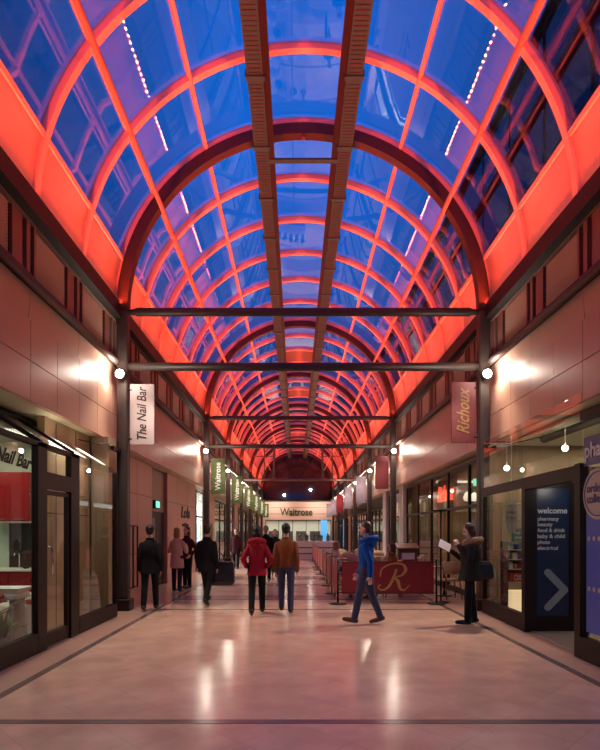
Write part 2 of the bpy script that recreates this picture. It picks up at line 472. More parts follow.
for t, n in ((59, 'nail bar'), (121, 'pharmacy')):
    a = arcpt(3.82, t, Y0 + 4); b = arcpt(3.82, t, YE)
    o = MB().cyl(a, b, .035, n=10).build('purlin', 'roof_paint'); tag(o, 'upper orange glazing bar between ribs, %s side of the crown' % n, 'purlin')
# cable trays with dark channel and orange edge bar
for sg in (-1, 1):
    sd = 'nail bar' if sg < 0 else 'pharmacy'
    e = thing('cable_tray', 'long ribbed cable tray under the crown of the vault, %s side' % sd, 'cable tray', (C + sg * .86, 30, 9.46))
    mb = MB(); x0, x1 = C + sg * .72, C + sg * 1.0
    mb.box(x0, x1, Y0 + 4, YE, 9.46, 9.475); mb.box(x0, x0 + sg * .012, Y0 + 4, YE, 9.475, 9.54); mb.box(x1 - sg * .012, x1, Y0 + 4, YE, 9.475, 9.54)
    mb.build('tray_bed', 'tray', e)
    mb = MB(); y = 6.0
    while y < 26:
        mb.box(x0 + sg * .03, x1 - sg * .03, y, y + .02, 9.452, 9.46); y += .085
    mb.build('ridges', 'dark_steel', e)
    for y in RIBS[6:]: MB().box(x0 - sg * .03, x1 + sg * .03, y - .05, y + .05, 9.435, 9.56).build('coupling', 'tray', e)
    mb = MB(); mb.box(C + sg * .60, C + sg * .715, Y0 + 4, YE, 9.47, 9.60); mb.build('channel', 'frame_brown', e)
    mb = MB()
    for y in RIBS[6:]:
        mb.box(C + sg * .64, C + sg * .67, y - .015, y + .015, 9.60, 9.88)
    mb.build('hanger', 'dark_steel', e)
    o = MB().box(C + sg * .78, C + sg * .86, Y0 + 4, YE, 9.84, 9.92)
    o = o.build('crown_bar', 'roof_paint'); tag(o, 'straight orange bar beside the crown panes, %s side' % sd, 'purlin')
for y in (D1 + .35,):
    mb = MB(); mb.box(C - .70, C + .70, y, y + .12, 9.46, 9.50)
    mb.box(C - .72, C - .70, y, y + .12, 9.46, 9.56); mb.box(C + .70, C + .72, y, y + .12, 9.46, 9.56)
    o = mb.build('cross_tray', 'tray'); tag(o, 'short tray linking the two cable trays at the nearest arch', 'cable tray')
e = thing('ceiling_camera', 'small dome camera on the crown of the nearest arch', 'camera', (C, D1 - .12, 9.58))
MB().ell((C, D1 - .16, 9.56), .05, .05, .06).build('dome', 'rail_tube', e); MB().cyl((C, D1 - .16, 9.60), (C, D1 - .08, 9.72), .02).build('bracket', 'dark_steel', e)

# frames: arch, columns, ties
def frame(y, label, upper, lower, hang=False, group=None):
    e = thing('arch_frame', label, 'arch', (C, y, 0), group=group)
    mb = MB(); arc_box(mb, 3.57, 3.79, y - .10, y + .10, 0, 180, 64); mb.build('arch', 'dark_steel', e)
    for sg in (-1, 1):
        x = C + sg * 3.68
        mb = MB(); mb.bbox(x - .11, x + .11, y - .11, y + .11, .24, ZC, .025); mb.build('column', 'dark_steel', e)
        mb = MB(); mb.bbox(x - .17, x + .17, y - .17, y + .17, 0, .24, .02); mb.build('plinth', 'frame_brown', e)
    if upper:
        mb = MB(); mb.tube([(C - 3.58, y, 6.10), (C - 3.45, y, 6.10), (C - 3.40, y, 6.10), (C + 3.40, y, 6.10), (C + 3.45, y, 6.10), (C + 3.58, y, 6.10)], [.05, .06, .085, .085, .06, .05], 12); mb.build('tie_beam', 'dark_steel', e)
    if lower:
        mb = MB(); mb.cyl((C - 3.60, y, 4.98), (C + 3.60, y, 4.98), .085, n=12); mb.build('tie_beam', 'dark_steel' if not hang else 'rail_tube', e)
    if hang:
        mb = MB(); pts = [(C - 1.6, y, 5.05), (C - 1.55, y, 7.0)]
        for i in range(11):
            a = PI - PI * i / 10; pts.append((C + 1.5 * math.cos(a), y, 7.0 + .75 * math.sin(a)))
        pts += [(C + 1.55, y, 7.0), (C + 1.6, y, 5.05)]
        mb.tube(pts, .07, 8); mb.build('hoop', 'rail_tube', e)
        for sg in (-1, 1):
            MB().tube([(C + sg * 2.2, y, 5.05), (C + sg * 2.2, y, 7.1), (C + sg * 3.2, y, 7.4)], .04, 6).build('brace', 'rail_tube', e)
            MB().cyl((C + sg * 1.6, y, 6.5), (C + sg * 2.9, y, 6.5), .03, n=6).build('brace', 'rail_tube', e)
    return e
frame(FR[0], 'nearest dark steel arch frame with two tie beams, beside the nail bar banner', True, True)
frame(FR[1], 'second dark steel arch frame, with two tie beams, just behind the nearest one', True, True)
frame(FR[2], 'third dark arch frame with bare columns and no tie beam', False, False)
frame(FR[3], 'fourth arch frame with one pale tie beam and a hoop standing on it', False, True, True)
for y in FR[4:]: frame(y, 'far dark arch frame without tie beam near the supermarket end', False, False, group='far arch frames')

# spotlights on the columns
lamp0 = None
for k, y in enumerate(FR):
    for sg in (-1, 1):
        x = C + sg * 3.66
        lab = ('round bright spotlight on the nearest column beside the %s banner' % ('white' if sg < 0 else 'tall red')) if k == 0 else \
              (('small bright spotlight on the second column above the green banner') if sg < 0 else 'small bright spotlight on the second column beside the plain red banner') if k == 1 else \
              'small bright spotlight on a far column of the %s side' % ('left green banner' if sg < 0 else 'right pale banner')
        grp = None if k < 2 else ('far column spotlights by the green banners' if sg < 0 else 'far column spotlights by the pale banners')
        if k >= 2: lab = 'small bright spotlight on a far column above the %s banners' % ('leafy green' if sg < 0 else 'pale lilac')
        loc = (x, y - .20, 4.77)
        if lamp0 is None:
            e = lamp0 = thing('spotlight', lab, 'spotlight', loc)
            MB().cyl((x, y - .19, 4.77), (x, y - .30, 4.755), .085, .095, n=20).build('housing', 'lamp_ring', e)
            MB().ell((x, y - .30, 4.753), .085, .04, .085).build('lens', 'lamp_white', e)
            MB().box(x - .02, x + .02, y - .20, y - .10, 4.75, 4.79).build('bracket', 'dark_steel', e)
        else:
            e = dup(lamp0, loc=loc)
        tag(e, lab, 'spotlight', grp)
        point('spot_glow', (x - sg * .04, y - .42, 4.76), 42 if k < 4 else 36, (1.0, .82, .66), .08)
        d = Vector((-sg * 2.2, -1.5, -4.0)); point('spot_beam', (x - sg * .06, y - .40, 4.72), 560, (1.0, .80, .62), .09, 108, d.to_track_quat('-Z', 'Y').to_euler(), 1.0)
# ------------------------------------------------------------------ banners on the columns
def banner(x0, x1, y, z0, z1, mat, label, text=None, tmat='ink', size=.2, shear=.2, group=None, fit=None, sgn=-1):
    e = thing('hanging_banner', label, 'banner', ((x0 + x1) / 2, y, z0), group=group)
    MB().bbox(x0, x1, y - .012, y + .012, z0, z1, .004).build('panel', mat, e)
    xc = x0 if sgn < 0 else x1
    for z in (z0 + .12, z1 - .12):
        MB().cyl((xc - .10 if sgn < 0 else xc + .10, y, z), (xc + .04 if sgn < 0 else xc - .04, y, z), .018, n=8).build('bracket', 'black_metal', e)
    if text:
        xm = (x0 + x1) / 2
        text_mb(text, size, (xm, y - .013, (z0 + z1) / 2), (0, 0, 1), (-1, 0, 0), .004, shear, fit=fit, bold=.012).build('lettering', tmat, e)
    return e
banner(C - 3.54, C - 3.04, FR[0] - .02, 3.38, 4.62, 'banner_white', 'white hanging banner lettered in handwriting on the nearest column', 'The Nail Bar', 'ink', .27, .25, fit=1.08)
banner(C + 3.02, C + 3.52, FR[0] - .02, 3.42, 4.66, 'crimson_dark', 'tall red hanging banner with gold script on the nearest column', 'Richoux', 'gold_dim', .36, .45, fit=.95, sgn=1)
banner(C - 3.5, C - 2.95, FR[1], 3.1, 4.5, 'banner_green', 'first leafy green hanging banner with white vertical lettering', 'Waitrose', 'white_ink', .30, 0, fit=1.1)
banner(C + 2.98, C + 3.5, FR[1], 3.3, 4.6, 'crimson_dark', 'plain red hanging banner on the second column by the restaurant', sgn=1)
for y in FR[2:]:
    banner(C - 3.5, C - 2.95, y, 3.1, 4.5, 'banner_green', 'leafy green hanging banner on a far column past the first green one', 'Waitrose', 'white_ink', .30, 0, group='far green banners', fit=1.1)
for i, y in enumerate(FR[2:]):
    if i == 2: banner(C + 2.98, C + 3.5, y, 3.1, 4.5, 'crimson', 'faded red hanging banner among the pale ones of the far columns', sgn=1)
    else: banner(C + 2.98, C + 3.5, y, 3.1, 4.5, 'banner_lilac', 'pale lilac hanging banner on a far column opposite the green ones', None, group='pale far banners', sgn=1)

# ------------------------------------------------------------------ end of the hall
YW = 60.0
mb = MB(); mb.box(-5, -3.4, YW, YW + .2, 0, 4.95); mb.box(3.9, 5, YW, YW + .2, 0, 4.95); mb.box(-3.4, 3.9, YW, YW + .2, 2.95, 4.95); mb.box(-3.4, 3.9, YW, YW + .2, 0, .5)
w = struct('wall_end', mb, 'end_wall')
mb = MB()
for z in (3.6, 4.3): mb.box(-5, 5, YW - .005, YW, z - .02, z + .02)
mb.build('joint_lines', 'joint', w)
o = text_mb('Waitrose', 1.15, (.05, YW - .06, 3.78), (1, 0, 0), (0, 0, 1), .05, 0, fit=3.6, bold=.02).build('shop_sign', 'green_ink')
tag(o, 'large dark green supermarket name on the far end wall', 'sign')
e = thing('shop_window', 'long glazed supermarket front under the big green sign', 'window', (.2, YW, .5))
mb = MB()
for x in (-3.4, -1.95, -.4, 1.1, 2.5, 3.85): mb.box(x, x + .06, YW, YW + .08, .5, 2.95)
mb.box(-3.4, 3.9, YW, YW + .08, .5, .58); mb.box(-3.4, 3.9, YW, YW + .08, 2.87, 2.95); mb.build('frame', 'frame_brown', e)
mb = MB(); mb.box(-3.4, 3.9, YW + .1, YW + .12, .5, 2.95); mb.build('pane', 'shop_glass', e)
mb = MB(); mb.box(-5, 5, YW + 4.0, YW + 4.1, 0, 3.3); mb.box(-5, 5, YW + .2, YW + 4.1, 3.0, 3.1); mb.box(-5, -4.9, YW + .2, YW + 4, 0, 3); mb.box(4.9, 5, YW + .2, YW + 4, 0, 3)
struct('wall_end_shop', mb, 'pale_wall')
mb = MB(); mb.box(2.75, 3.45, YW - .12, YW - .04, 0, 2.9); o = mb.build('display_screen', 'lit_blue'); tag(o, 'tall glowing light blue panel at the far supermarket front', 'screen')
for k in range(4):
    mb = MB(); mb.box(-3.2 + k * 1.6, -2.0 + k * 1.6, YW + 2.6, YW + 3.0, 0, 1.7); o = mb.build('display_shelf', 'slate')
    tag(o, 'grey shelf unit inside the far supermarket window', 'shelf', 'shelves in the supermarket')
area('supermarket_light', (0, YW + 2, 2.95), (0, 0, 0), 8, 2.5, 260, (1, .95, .8))
for x in (-2.2, 2.4): area('end_wall_fill', (x, 58.3, 4.7), (R(72), 0, 0), 2.4, .2, 62, (1, .76, .62))  # added fill lights that brighten the end wall, no fitting there
# gable of the vault: dark glass with radial bars
e = thing('gable_screen', 'dark half round end screen of the vault with fine radial bars', 'screen', (C, YE + .3, 4.9))
mb = MB(); pts = [arcpt(3.9, t, YE + .36) for t in range(0, 181, 6)]; pts = [Vector((C - 3.9, YE + .36, 4.95))] + pts + [Vector((C + 3.9, YE + .36, 4.95))]
mb.prism(pts, (0, .04, 0)); mb.build('pane', 'building_glass', e)
mb = MB()
for t in range(15, 180, 25): mb.cyl(arcpt(.9, t, YE + .3), arcpt(3.85, t, YE + .3), .03, n=6)
mb.tube([arcpt(.9, t, YE + .3) for t in range(0, 181, 15)], .03, 6); mb.tube([arcpt(2.4, t, YE + .3) for t in range(0, 181, 10)], .03, 6)
mb.cyl((C - 3.8, YE + .3, 5.0), (C + 3.8, YE + .3, 5.0), .06, n=6); mb.build('glazing_bars', 'frame_brown', e)
for x, z in ((-1.25, 5.5), (1.55, 6.1)):
    o = MB().ell((x, YE + .25, z), .12, .06, .12).build('gable_lamp', 'lamp_white'); tag(o, 'small white lamp on the dark end screen, %s one' % ('lower' if z < 6 else 'upper'), 'lamp')
mb = MB(); mb.box(-5, 5, YE + .4, YW + 4.1, 4.95, 5.1); mb.box(-5, C - 3.88, 58, YW + .2, 3.4, 6.3); mb.box(C + 3.88, 5, 58, YW + .2, 3.4, 6.3); struct('ceiling', mb, 'building_dark')
# behind the camera
mb = MB(); mb.box(-5, 5, Y0 - .2, Y0, 0, 6.2); struct('wall_back', mb, 'cladding')

# exterior: flat shop roofs and neighbouring buildings
mb = MB(); mb.box(-10, C - 4.0, Y0, 62, 5.6, 5.8); mb.box(C + 4.0, 10, Y0, 62, 5.6, 5.8); struct('roof', mb, 'slate')
def building(x0, x1, y0, y1, h, label, face, rows, cols):
    e = thing('office_building', label, 'building', ((x0 + x1) / 2, (y0 + y1) / 2, 0))
    MB().box(x0, x1, y0, y1, 0, h).build('wall', 'building_dark', e)
    x = face; s = -1 if x == x0 else 1
    dy = (y1 - y0) / cols; dz = (h - 7) / rows
    for j in range(rows):
        mb = MB()
        for i in range(cols): mb.box(x, x + s * .05, y0 + i * dy + .12, y0 + (i + 1) * dy - .12, 6.6 + j * dz + .1, 6.6 + (j + 1) * dz - .5)
        mb.build('window', 'building_glass', e)
    mb = MB()
    for j in range(rows + 1): mb.box(x, x + s * .25, y0, y1, 6.4 + j * dz, 6.55 + j * dz)
    mb.build('ledge', 'slate', e)
building(9.0, 18, -6, 64, 20.5, 'dark glazed office block beyond the roof above the pharmacy', 9.0, 5, 22)
building(-18, -8.5, 15.5, 64, 15.0, 'dark office block beyond the roof above the green banners', -8.5, 3, 18)

# ------------------------------------------------------------------ nail bar (near left)
XS = -3.43
mb = MB()
mb.box(-8.2, -8.1, Y0, 10.95, 0, 3.4); mb.box(-8.1, -3.95, 10.42, 10.55, 0, 3.44)
mb.box(-8.1, -4.45, Y0, 10.5, 3.34, 3.40)
struct('wall_left_nail_bar', mb, 'shop_green')
mb = MB(); mb.box(-4.10, -3.98, 8.55, 10.40, 0, 3.44); mb.box(-3.98, -3.62, 10.42, 10.85, 0, 3.44); mb.box(-8.1, -4.1, 8.55, 8.63, 0, 0.02)
w = struct('wall_left_partition', mb, 'beige_wall')
mb = MB()
for y in (8.95, 9.75): mb.box(-3.981, -3.975, y, y + .012, 0, 3.4)
mb.box(-3.981, -3.975, 8.6, 10.4, 1.9, 1.912); mb.build('joint_lines', 'joint', w)
mb = MB(); mb.box(-8.1, XS - .05, Y0, 10.45, .0, .012); struct('floor_nail_bar', mb, 'shop_floor')

e = thing('shopfront', 'dark framed nail bar shopfront with a glass door', 'shopfront', (XS, 7.5, 0))
X0, X1 = XS - .05, XS + .04
mb = MB()
ya, yb = -3.0, 10.25
mb.box(X0, X1, ya, 7.12, 0, .27); mb.box(X0, X1, 8.48, yb, 0, .25)
for y in (ya, 1.6, 4.3): mb.box(X0, X1, y, y + .1, 0, 2.80)
mb.box(X0, X1, 7.10, 7.36, 0, 2.80); mb.box(X0, X1, 8.15, 8.46, 0, 2.80)
mb.box(X0, X1, yb - .03, yb, .25, 2.72)
mb.box(X0, X1, ya, 8.46, 2.74, 2.80)
mb.box(X0, X1, 7.36, 8.15, 2.20, 2.42)
mb.build('frame', 'frame_brown', e)
mb = MB()
mb.box(XS - .008, XS, ya, 7.10, .27, 2.74); mb.build('pane', 'shop_glass', e)
mb = MB(); mb.box(XS - .008, XS, 7.36, 8.15, 2.42, 2.74); mb.build('pane', 'shop_glass', e)
mb = MB(); mb.box(XS - .008, XS, 8.46, yb - .03, .25, 2.80); mb.build('pane', 'shop_glass', e)
mb = MB(); mb.box(XS - .05, XS + .01, 7.37, 7.42, .02, 2.18); mb.box(XS - .05, XS + .01, 8.09, 8.14, .02, 2.18); mb.box(XS - .05, XS + .01, 7.42, 8.09, .02, .2); mb.box(XS - .05, XS + .01, 7.42, 8.09, 2.12, 2.18)
dr = mb.build('door', 'frame_brown', e)
MB().box(XS - .025, XS - .017, 7.42, 8.09, .2, 2.12).build('pane', 'shop_glass', dr)
MB().tube([(XS + .01, 7.47, 1.0), (XS + .06, 7.47, 1.03), (XS + .06, 7.47, 1.37), (XS + .01, 7.47, 1.40)], .014, 8).build('handle', 'chrome', dr)
text_mb('The Nail Bar', .24, (XS + .006, 6.30, 2.50), (0, 1, -.04), (0, .04, 1), .004, .5, fit=1.28, bold=.03).build('lettering', 'ink', e)
# lean-to roof over the bay
e = thing('lean_to_roof', 'sloping glazed lean-to roof over the nail bar front with pale strips', 'roof', (XS - .4, 7.5, 2.8))
def slope(y0, y1, t0, t1, off=0): # slab on the slope between front (z2.8) and back (x-4.35,z3.40)
    ax, az, bx, bz = XS, 2.80 + off, -4.35, 3.36 + off
    f = lambda t, o: (ax + (bx - ax) * t, az + (bz - az) * t + o)
    return [f(t0, 0), f(t1, 0), f(t1, .02), f(t0, .02)]
def slab(mb, y0, y1, t0, t1, off=0, th=.02):
    q = slope(y0, y1, t0, t1, off); q[2] = (q[2][0], q[2][1] - .02 + th); q[3] = (q[3][0], q[3][1] - .02 + th)
    mb.prism([(x, y0, z) for x, z in q], (0, y1 - y0, 0)); return mb
slab(MB(), ya, 8.5, 0, 1).build('pane', 'shop_glass', e)
for y in (1.6, 4.3, 7.2, 8.25):
    slab(MB(), y, y + .07, -.02, 1, -.02, .07).build('rafter', 'frame_brown', e)
for y0, y1 in ((7.85, 8.25), (8.32, 8.85), (9.6, 9.75)):
    slab(MB(), y0, y1, 0, .95, -.01, .02).build('pale_strip', 'white', e)
# shutter tubes and small brackets
for sg, x in ((-1, -4.32), (1, 4.62)):
    o = MB().cyl((x, -2, 3.34), (x, 10.05, 3.34), .085, n=14).build('shutter_tube', 'frame_brown')
    tag(o, 'dark round shutter housing under the soffit above the %s' % ('nail bar' if sg < 0 else 'pharmacy'), 'shutter')
    e = thing('bracket_light', 'small flat bracket light at the nearest column, %s side' % ('nail bar' if sg < 0 else 'pharmacy'), 'light', (C + sg * 3.72, 10.7, 3.2))
    xx = C + sg * 3.72
    MB().box(xx - .04, xx + .24 * sg + .04, 10.35, 10.75, 3.28, 3.31).build('plate', 'white', e)
    MB().box(xx - .03, xx + .03, 10.5, 10.95, 3.20, 3.28).build('arm', 'frame_brown', e)
    o = MB().tube([(xx, 10.4, 3.30), (xx + sg * .15, 10.2, 3.26), (xx + sg * .35, 9.9, 3.28), (xx + sg * .6, 9.8, 3.33), (xx + sg * .65, 9.75, 3.43)], .009, 6).build('cable', 'black')
    tag(o, 'thin black cable from bracket light to soffit on the %s' % ('nail bar side' if sg < 0 else 'pharmacy side'), 'cable')

# nail bar furniture
e = thing('wall_cabinet', 'glossy red wall cabinet above the dark splashback in the nail bar', 'cabinet', (-5.3, 10.25, 1.8))
MB().bbox(-5.68, -4.97, 10.07, 10.41, 1.80, 2.72, .008).build('body', 'red_gloss', e)
for x0, x1 in ((-5.67, -5.33), (-5.32, -4.98)):
    d = MB().bbox(x0, x1, 10.045, 10.068, 1.81, 2.71, .006).build('door', 'red_gloss', e)
    MB().box(x0 + .08, x1 - .08, 10.04, 10.046, 1.83, 1.845).build('handle', 'chrome', d)
MB().box(-5.68, -4.97, 10.08, 10.40, 1.775, 1.80).build('light_rail', 'white', e)
o = MB().box(-5.52, -4.40, 10.39, 10.415, .92, 1.77).build('splashback', 'black'); tag(o, 'black splashback between red wall cabinet and counter', 'splashback')
e = thing('base_cabinet', 'red base cabinet under the pale counter in the nail bar', 'cabinet', (-5.3, 10.1, 0))
MB().bbox(-6.2, -4.3, 9.87, 10.41, .1, .88, .008).build('body', 'red_gloss', e)
for k in range(4): MB().bbox(-6.19 + k * .475, -5.73 + k * .475, 9.845, 9.868, .12, .87, .006).build('door', 'red_gloss', e)
o = MB().bbox(-6.25, -4.28, 9.80, 10.41, .881, .92, .006).build('worktop', 'white'); tag(o, 'pale worktop on the red base cabinet', 'worktop')
o = MB().tube([(-5.25, 10.25, .92), (-5.25, 10.25, 1.16), (-5.25, 10.22, 1.20), (-5.25, 10.08, 1.20), (-5.25, 10.06, 1.16)], .013, 8).build('tap', 'chrome'); tag(o, 'thin chrome swan neck tap on the nail bar worktop', 'tap')
for k in range(3):
    x = -5.0 + k * .17
    o = MB().lathe((x, 10.0, .921), [(.03, 0), (.05, .01), (.075, .05), (.07, .055), (.045, .02)], 14).build('bowl', 'black'); tag(o, 'small dark bowl on the nail bar worktop', 'bowl', 'dark bowls on the worktop')
e = thing('ceiling_light', 'bright round ceiling light in the nail bar', 'light', (-4.75, 9.2, 3.28))
MB().lathe((-4.75, 9.2, 3.27), [(.3, 0), (.32, .01), (.32, .06), (.3, .07)], 24).build('diffuser', 'ceiling_lamp', e); MB().lathe((-4.75, 9.2, 3.30), [(.34, 0), (.34, .04)], 24).build('rim', 'white', e)
e2 = dup(e, loc=(-4.9, 6.3, 3.28), label='second round ceiling light in the nail bar, nearer the front')
# manicure table with white basin tray, red arm rests
e = thing('manicure_table', 'white manicure table with red padded edge behind the nail bar window', 'table', (-4.7, 7.7, 0))
MB().bbox(-5.15, -3.85, 7.42, 7.86, .66, .74, .02).build('tabletop', 'white', e)
MB().bbox(-5.0, -4.0, 7.29, 7.42, .68, .75, .02).build('arm_rest', 'orange_red', e)
for x in (-5.05, -3.95): MB().bbox(x - .04, x + .04, 7.5, 7.8, .012, .66, .01).build('leg', 'grey_plastic', e)
e = thing('basin_tray', 'square white basin tray on the manicure table', 'basin', (-4.08, 7.64, .74))
mb = MB(); mb.loft([[(x, y, z) for x, y in ((cx - a, 7.64 - b), (cx + a, 7.64 - b), (cx + a, 7.64 + b), (cx - a, 7.64 + b))] for cx, a, b, z in ((-4.08, .2, .16, .741), (-4.08, .29, .22, .82), (-4.08, .27, .20, .82), (-4.08, .19, .14, .76))], smooth=False); mb.build('bowl', 'porcelain', e)
def stool(loc, label, mat='porcelain'):
    e = thing('salon_stool', label, 'stool', loc); x, y, z = loc
    MB().lathe((x, y, .44), [(.02, 0), (.17, .0), (.19, .02), (.19, .06), (.17, .085), (.02, .09)], 20).build('seat', mat, e)
    MB().lathe((x, y, .012), [(.03, .05), (.025, .43), (.02, .431)], 12).build('post', 'chrome', e)
    MB().lathe((x, y, .012), [(.17, 0), (.17, .02), (.04, .05), (.03, .06)], 20).build('base', 'grey_plastic', e)
    return e
stool((-4.12, 8.14, 0), 'round white salon stool just behind the wide nail bar window')
e = thing('foot_basin', 'white foot spa basin seen through the nail bar door glass', 'basin', (-4.15, 8.3, 0))
mb = MB(); mb.loft([[(-4.3 + a * math.cos(t * PI / 8), 9.0 + b * math.sin(t * PI / 8), z) for t in range(16)] for a, b, z in ((.2, .22, .012), (.28, .3, .28), (.3, .32, .5), (.26, .28, .5), (.2, .2, .3))]); mb.v = [v + Vector((.0, -.72, 0)) for v in mb.v]; mb.build('bowl', 'porcelain', e)
MB().bbox(-4.5, -4.1, 8.40, 8.52, .50, .66, .02).build('head_rest', 'porcelain', e)
e = thing('bottle_display', 'narrow red and white stand beside the door post', 'stand', (-3.72, 7.62, 0))
MB().bbox(-3.79, -3.65, 7.55, 7.69, .012, .12, .01).build('base', 'orange_red', e); MB().bbox(-3.77, -3.67, 7.57, 7.67, .12, .58, .006).build('body', 'white', e); MB().bbox(-3.79, -3.65, 7.55, 7.69, .58, .65, .01).build('cap', 'orange_red', e)
def plant(x, y, z, h, n, label, pot=True):
    e = thing('potted_plant', label, 'plant', (x, y, z))
    MB().lathe((x, y, z), [(.09, 0), (.13, .22), (.145, .24), (.13, .25), (.12, .2)], 16).build('pot', 'grey_plastic', e)
    mb = MB()
    for i in range(n):
        a = random.uniform(0, 2 * PI); b = random.uniform(.2, 1.1); L = h * random.uniform(.6, 1)
        p0 = Vector((x, y, z + .2)); d = Vector((math.cos(a) * math.sin(b), math.sin(a) * math.sin(b), math.cos(b)))
        s = d.cross(Vector((0, 0, 1))).normalized(); w = .03 + .02 * random.random(); pts = []
        for k in range(6):
            t = k / 5; c = p0 + d * L * t + Vector((0, 0, -.35 * L * t * t * math.sin(b))); ww = w * math.sin(PI * min(.97, .08 + t * .92))
            pts.append((c - s * ww, c + s * ww, c + Vector((0, 0, .006)) + s * ww, c + Vector((0, 0, .006)) - s * ww))
        mb.loft([list(p) for p in pts], smooth=True)
    mb.build('leaves', 'foliage', e)
    return e
plant(-3.76, 6.88, .012, .5, 26, 'low leafy pot plant behind the nail bar window sill')
plant(-4.25, 6.85, .012, 1.1, 26, 'tall leafy pot plant at the photo edge inside the nail bar')
area('nail_bar_light_and_fill', (-5.2, 8.4, 3.25), (0, 0, 0), 1.5, 2.5, 45, (1.0, .96, .78))
area('nail_bar_light_and_fill', (-3.74, 9.2, 3.1), (0, 0, 0), .3, 1.6, 14, (1.0, .92, .70))  # added fill that brightens the partition behind the glass, no fitting there
area('nail_bar_light_and_fill', (-5.2, 3.6, 3.25), (0, 0, 0), 1.5, 4, 35, (1.0, .96, .78))

# ------------------------------------------------------------------ pharmacy (near right)
XP = 3.70
e = thing('shopfront', 'dark framed pharmacy display window between the nearest column and the lobby', 'shopfront', (XP, 9.7, 0))
mb = MB(); y0, y1 = 8.62, 10.9
def quadbox(mb, a, b, th, z0, z1):   # vertical slab from point a to b (xy)
    a = Vector(a); b = Vector(b); d = (b - a).normalized(); n = Vector((-d.y, d.x)) * th / 2
    q = [a + n, b + n, b - n, a - n]
    return mb.prism([(p.x, p.y, z0) for p in q], (0, 0, z1 - z0))
A, B = (XP, 8.62), (XP + .06, 10.8)
quadbox(mb, A, B, .09, 0, .27); quadbox(mb, A, B, .08, 2.32, 2.47)
mb.box(XP - .05, XP + .05, 8.62, 8.74, 0, 2.47); mb.box(XP + .02, XP + .1, 10.74, 10.84, .27, 2.3)
mb.build('frame', 'frame_brown', e)
quadbox(MB(), (XP, 8.74), B, .01, .27, 2.32).build('pane', 'shop_glass', e)
quadbox(MB(), (XP, 6.97), B, .01, 2.47, 3.40).build('pane', 'shop_glass', e)
# lobby opening
e = thing('lobby_portal', 'dark brown portal frame around the recessed pharmacy entrance', 'doorway', (XP, 7.8, 0))
MB().box(XP - .05, XP + .05, 6.93, 8.62, 2.28, 2.47).build('lintel', 'frame_brown', e)
mb = MB(); mb.box(3.76, 5.6, 6.95, 8.62, 2.40, 2.44); mb.build('lobby_ceiling', 'black', e)
e = thing('recessed_lamp', 'small bright downlight in the lobby ceiling above the chevron poster', 'lamp', (4.3, 8.3, 2.38))
MB().lathe((4.25, 8.15, 2.385), [(.03, 0), (.06, 0), (.06, .015), (.03, .015)], 16).build('rim', 'chrome', e); MB().lathe((4.25, 8.15, 2.380), [(.01, 0), (.04, 0.001), (.04, .012), (.01, .013)], 16).build('bulb_glow', 'lamp_and_glint', e)
point('lobby_spot', (4.25, 8.1, 2.33), 5, (1, .9, .75), .03)
# return panel with blue poster, faces the camera
e = thing('poster_window', 'dark framed return panel with blue welcome poster and big chevron', 'poster', (4.07, 8.66, 0))
mb = MB(); YP = 8.66
mb.box(3.75, 3.86, YP, YP + .08, 0, 2.40); mb.box(4.40, 4.54, YP, YP + .08, 0, 2.40); mb.box(3.86, 4.40, YP, YP + .08, 0, .25); mb.box(3.86, 4.40, YP, YP + .08, 2.30, 2.40)
mb.build('frame', 'frame_brown', e)
po = MB().box(3.86, 4.40, YP + .03, YP + .05, .25, 2.30).build('poster', 'poster_blue', e)
tx = [('welcome', 1.94, .115, .48), ('pharmacy', 1.81, .075, .34), ('beauty', 1.72, .075, .24), ('food & drink', 1.625, .075, .44), ('baby & child', 1.53, .075, .44), ('photo', 1.435, .075, .20), ('electrical', 1.34, .075, .33)]
for t, z, s, f in tx:
    text_mb(t, s * 1.15, (3.885 + f / 2, YP + .028, z), (1, 0, 0), (0, 0, 1), .004, 0, fit=f, bold=.02).build('lettering', 'white_ink', po)
mb = MB()
for z in (.45, 1.05):
    q0 = Vector((4.32, 0, .67)); q1 = Vector((4.05, 0, .95 if z > .8 else .39))
    d = (q1 - q0).normalized(); n = Vector((-d.z, 0, d.x)) * .058
    a0 = math.atan2(d.z, d.x)
    pts = [q0 + n, q1 + n] + [q1 + Vector((math.cos(a0 + PI / 2 - PI * k / 8), 0, math.sin(a0 + PI / 2 - PI * k / 8))) * .058 for k in range(1, 8)] + [q1 - n, q0 - n]
    pts += [q0 + Vector((math.cos(a0 - PI / 2 - PI * k / 8), 0, math.sin(a0 - PI / 2 - PI * k / 8))) * .058 for k in range(1, 8)]
    mb.prism([(p.x, YP + (.024 if z > .8 else .0225), p.z) for p in pts], (0, .005, 0))
mb.build('chevron', 'chevron', po)
# near window with vinyls
e = thing('shopfront', 'nearest pharmacy window with blue vinyls at the photo edge', 'shopfront', (XP, 5, 0))
XN = 3.62
mb = MB(); mb.box(XN - .04, XN + .08, 6.81, 6.95, 0, 2.47); mb.box(XN - .04, XN + .06, -2, 6.81, 0, .28); mb.box(XN - .04, XN + .06, -2, 6.81, 3.0, 3.1)
for y in (-2, 1.2, 3.9): mb.box(XN - .04, XN + .06, y, y + .1, 0, 3.0)
mb.build('frame', 'frame_brown', e)
MB().box(XN + .01, XN + .02, -2, 6.81, .28, 3.0).build('pane', 'shop_glass', e)
MB().box(XN - .002, XN + .006, 1.3, 6.79, 2.42, 2.78).build('header_vinyl', 'vinyl_dark', e)
v = MB().box(XN - .002, XN + .006, 4.4, 6.73, .36, 2.0).build('blue_vinyl', 'lit_vinyl', e)
text_mb('pharmacy', .26, (XN - .008, 6.76, 2.60), (0, -1, 0), (0, 0, 1), .004, 0, 'LEFT', bold=.02, fit=.98).build('lettering', 'white_ink', e)
yc, zc = 6.46, 2.06
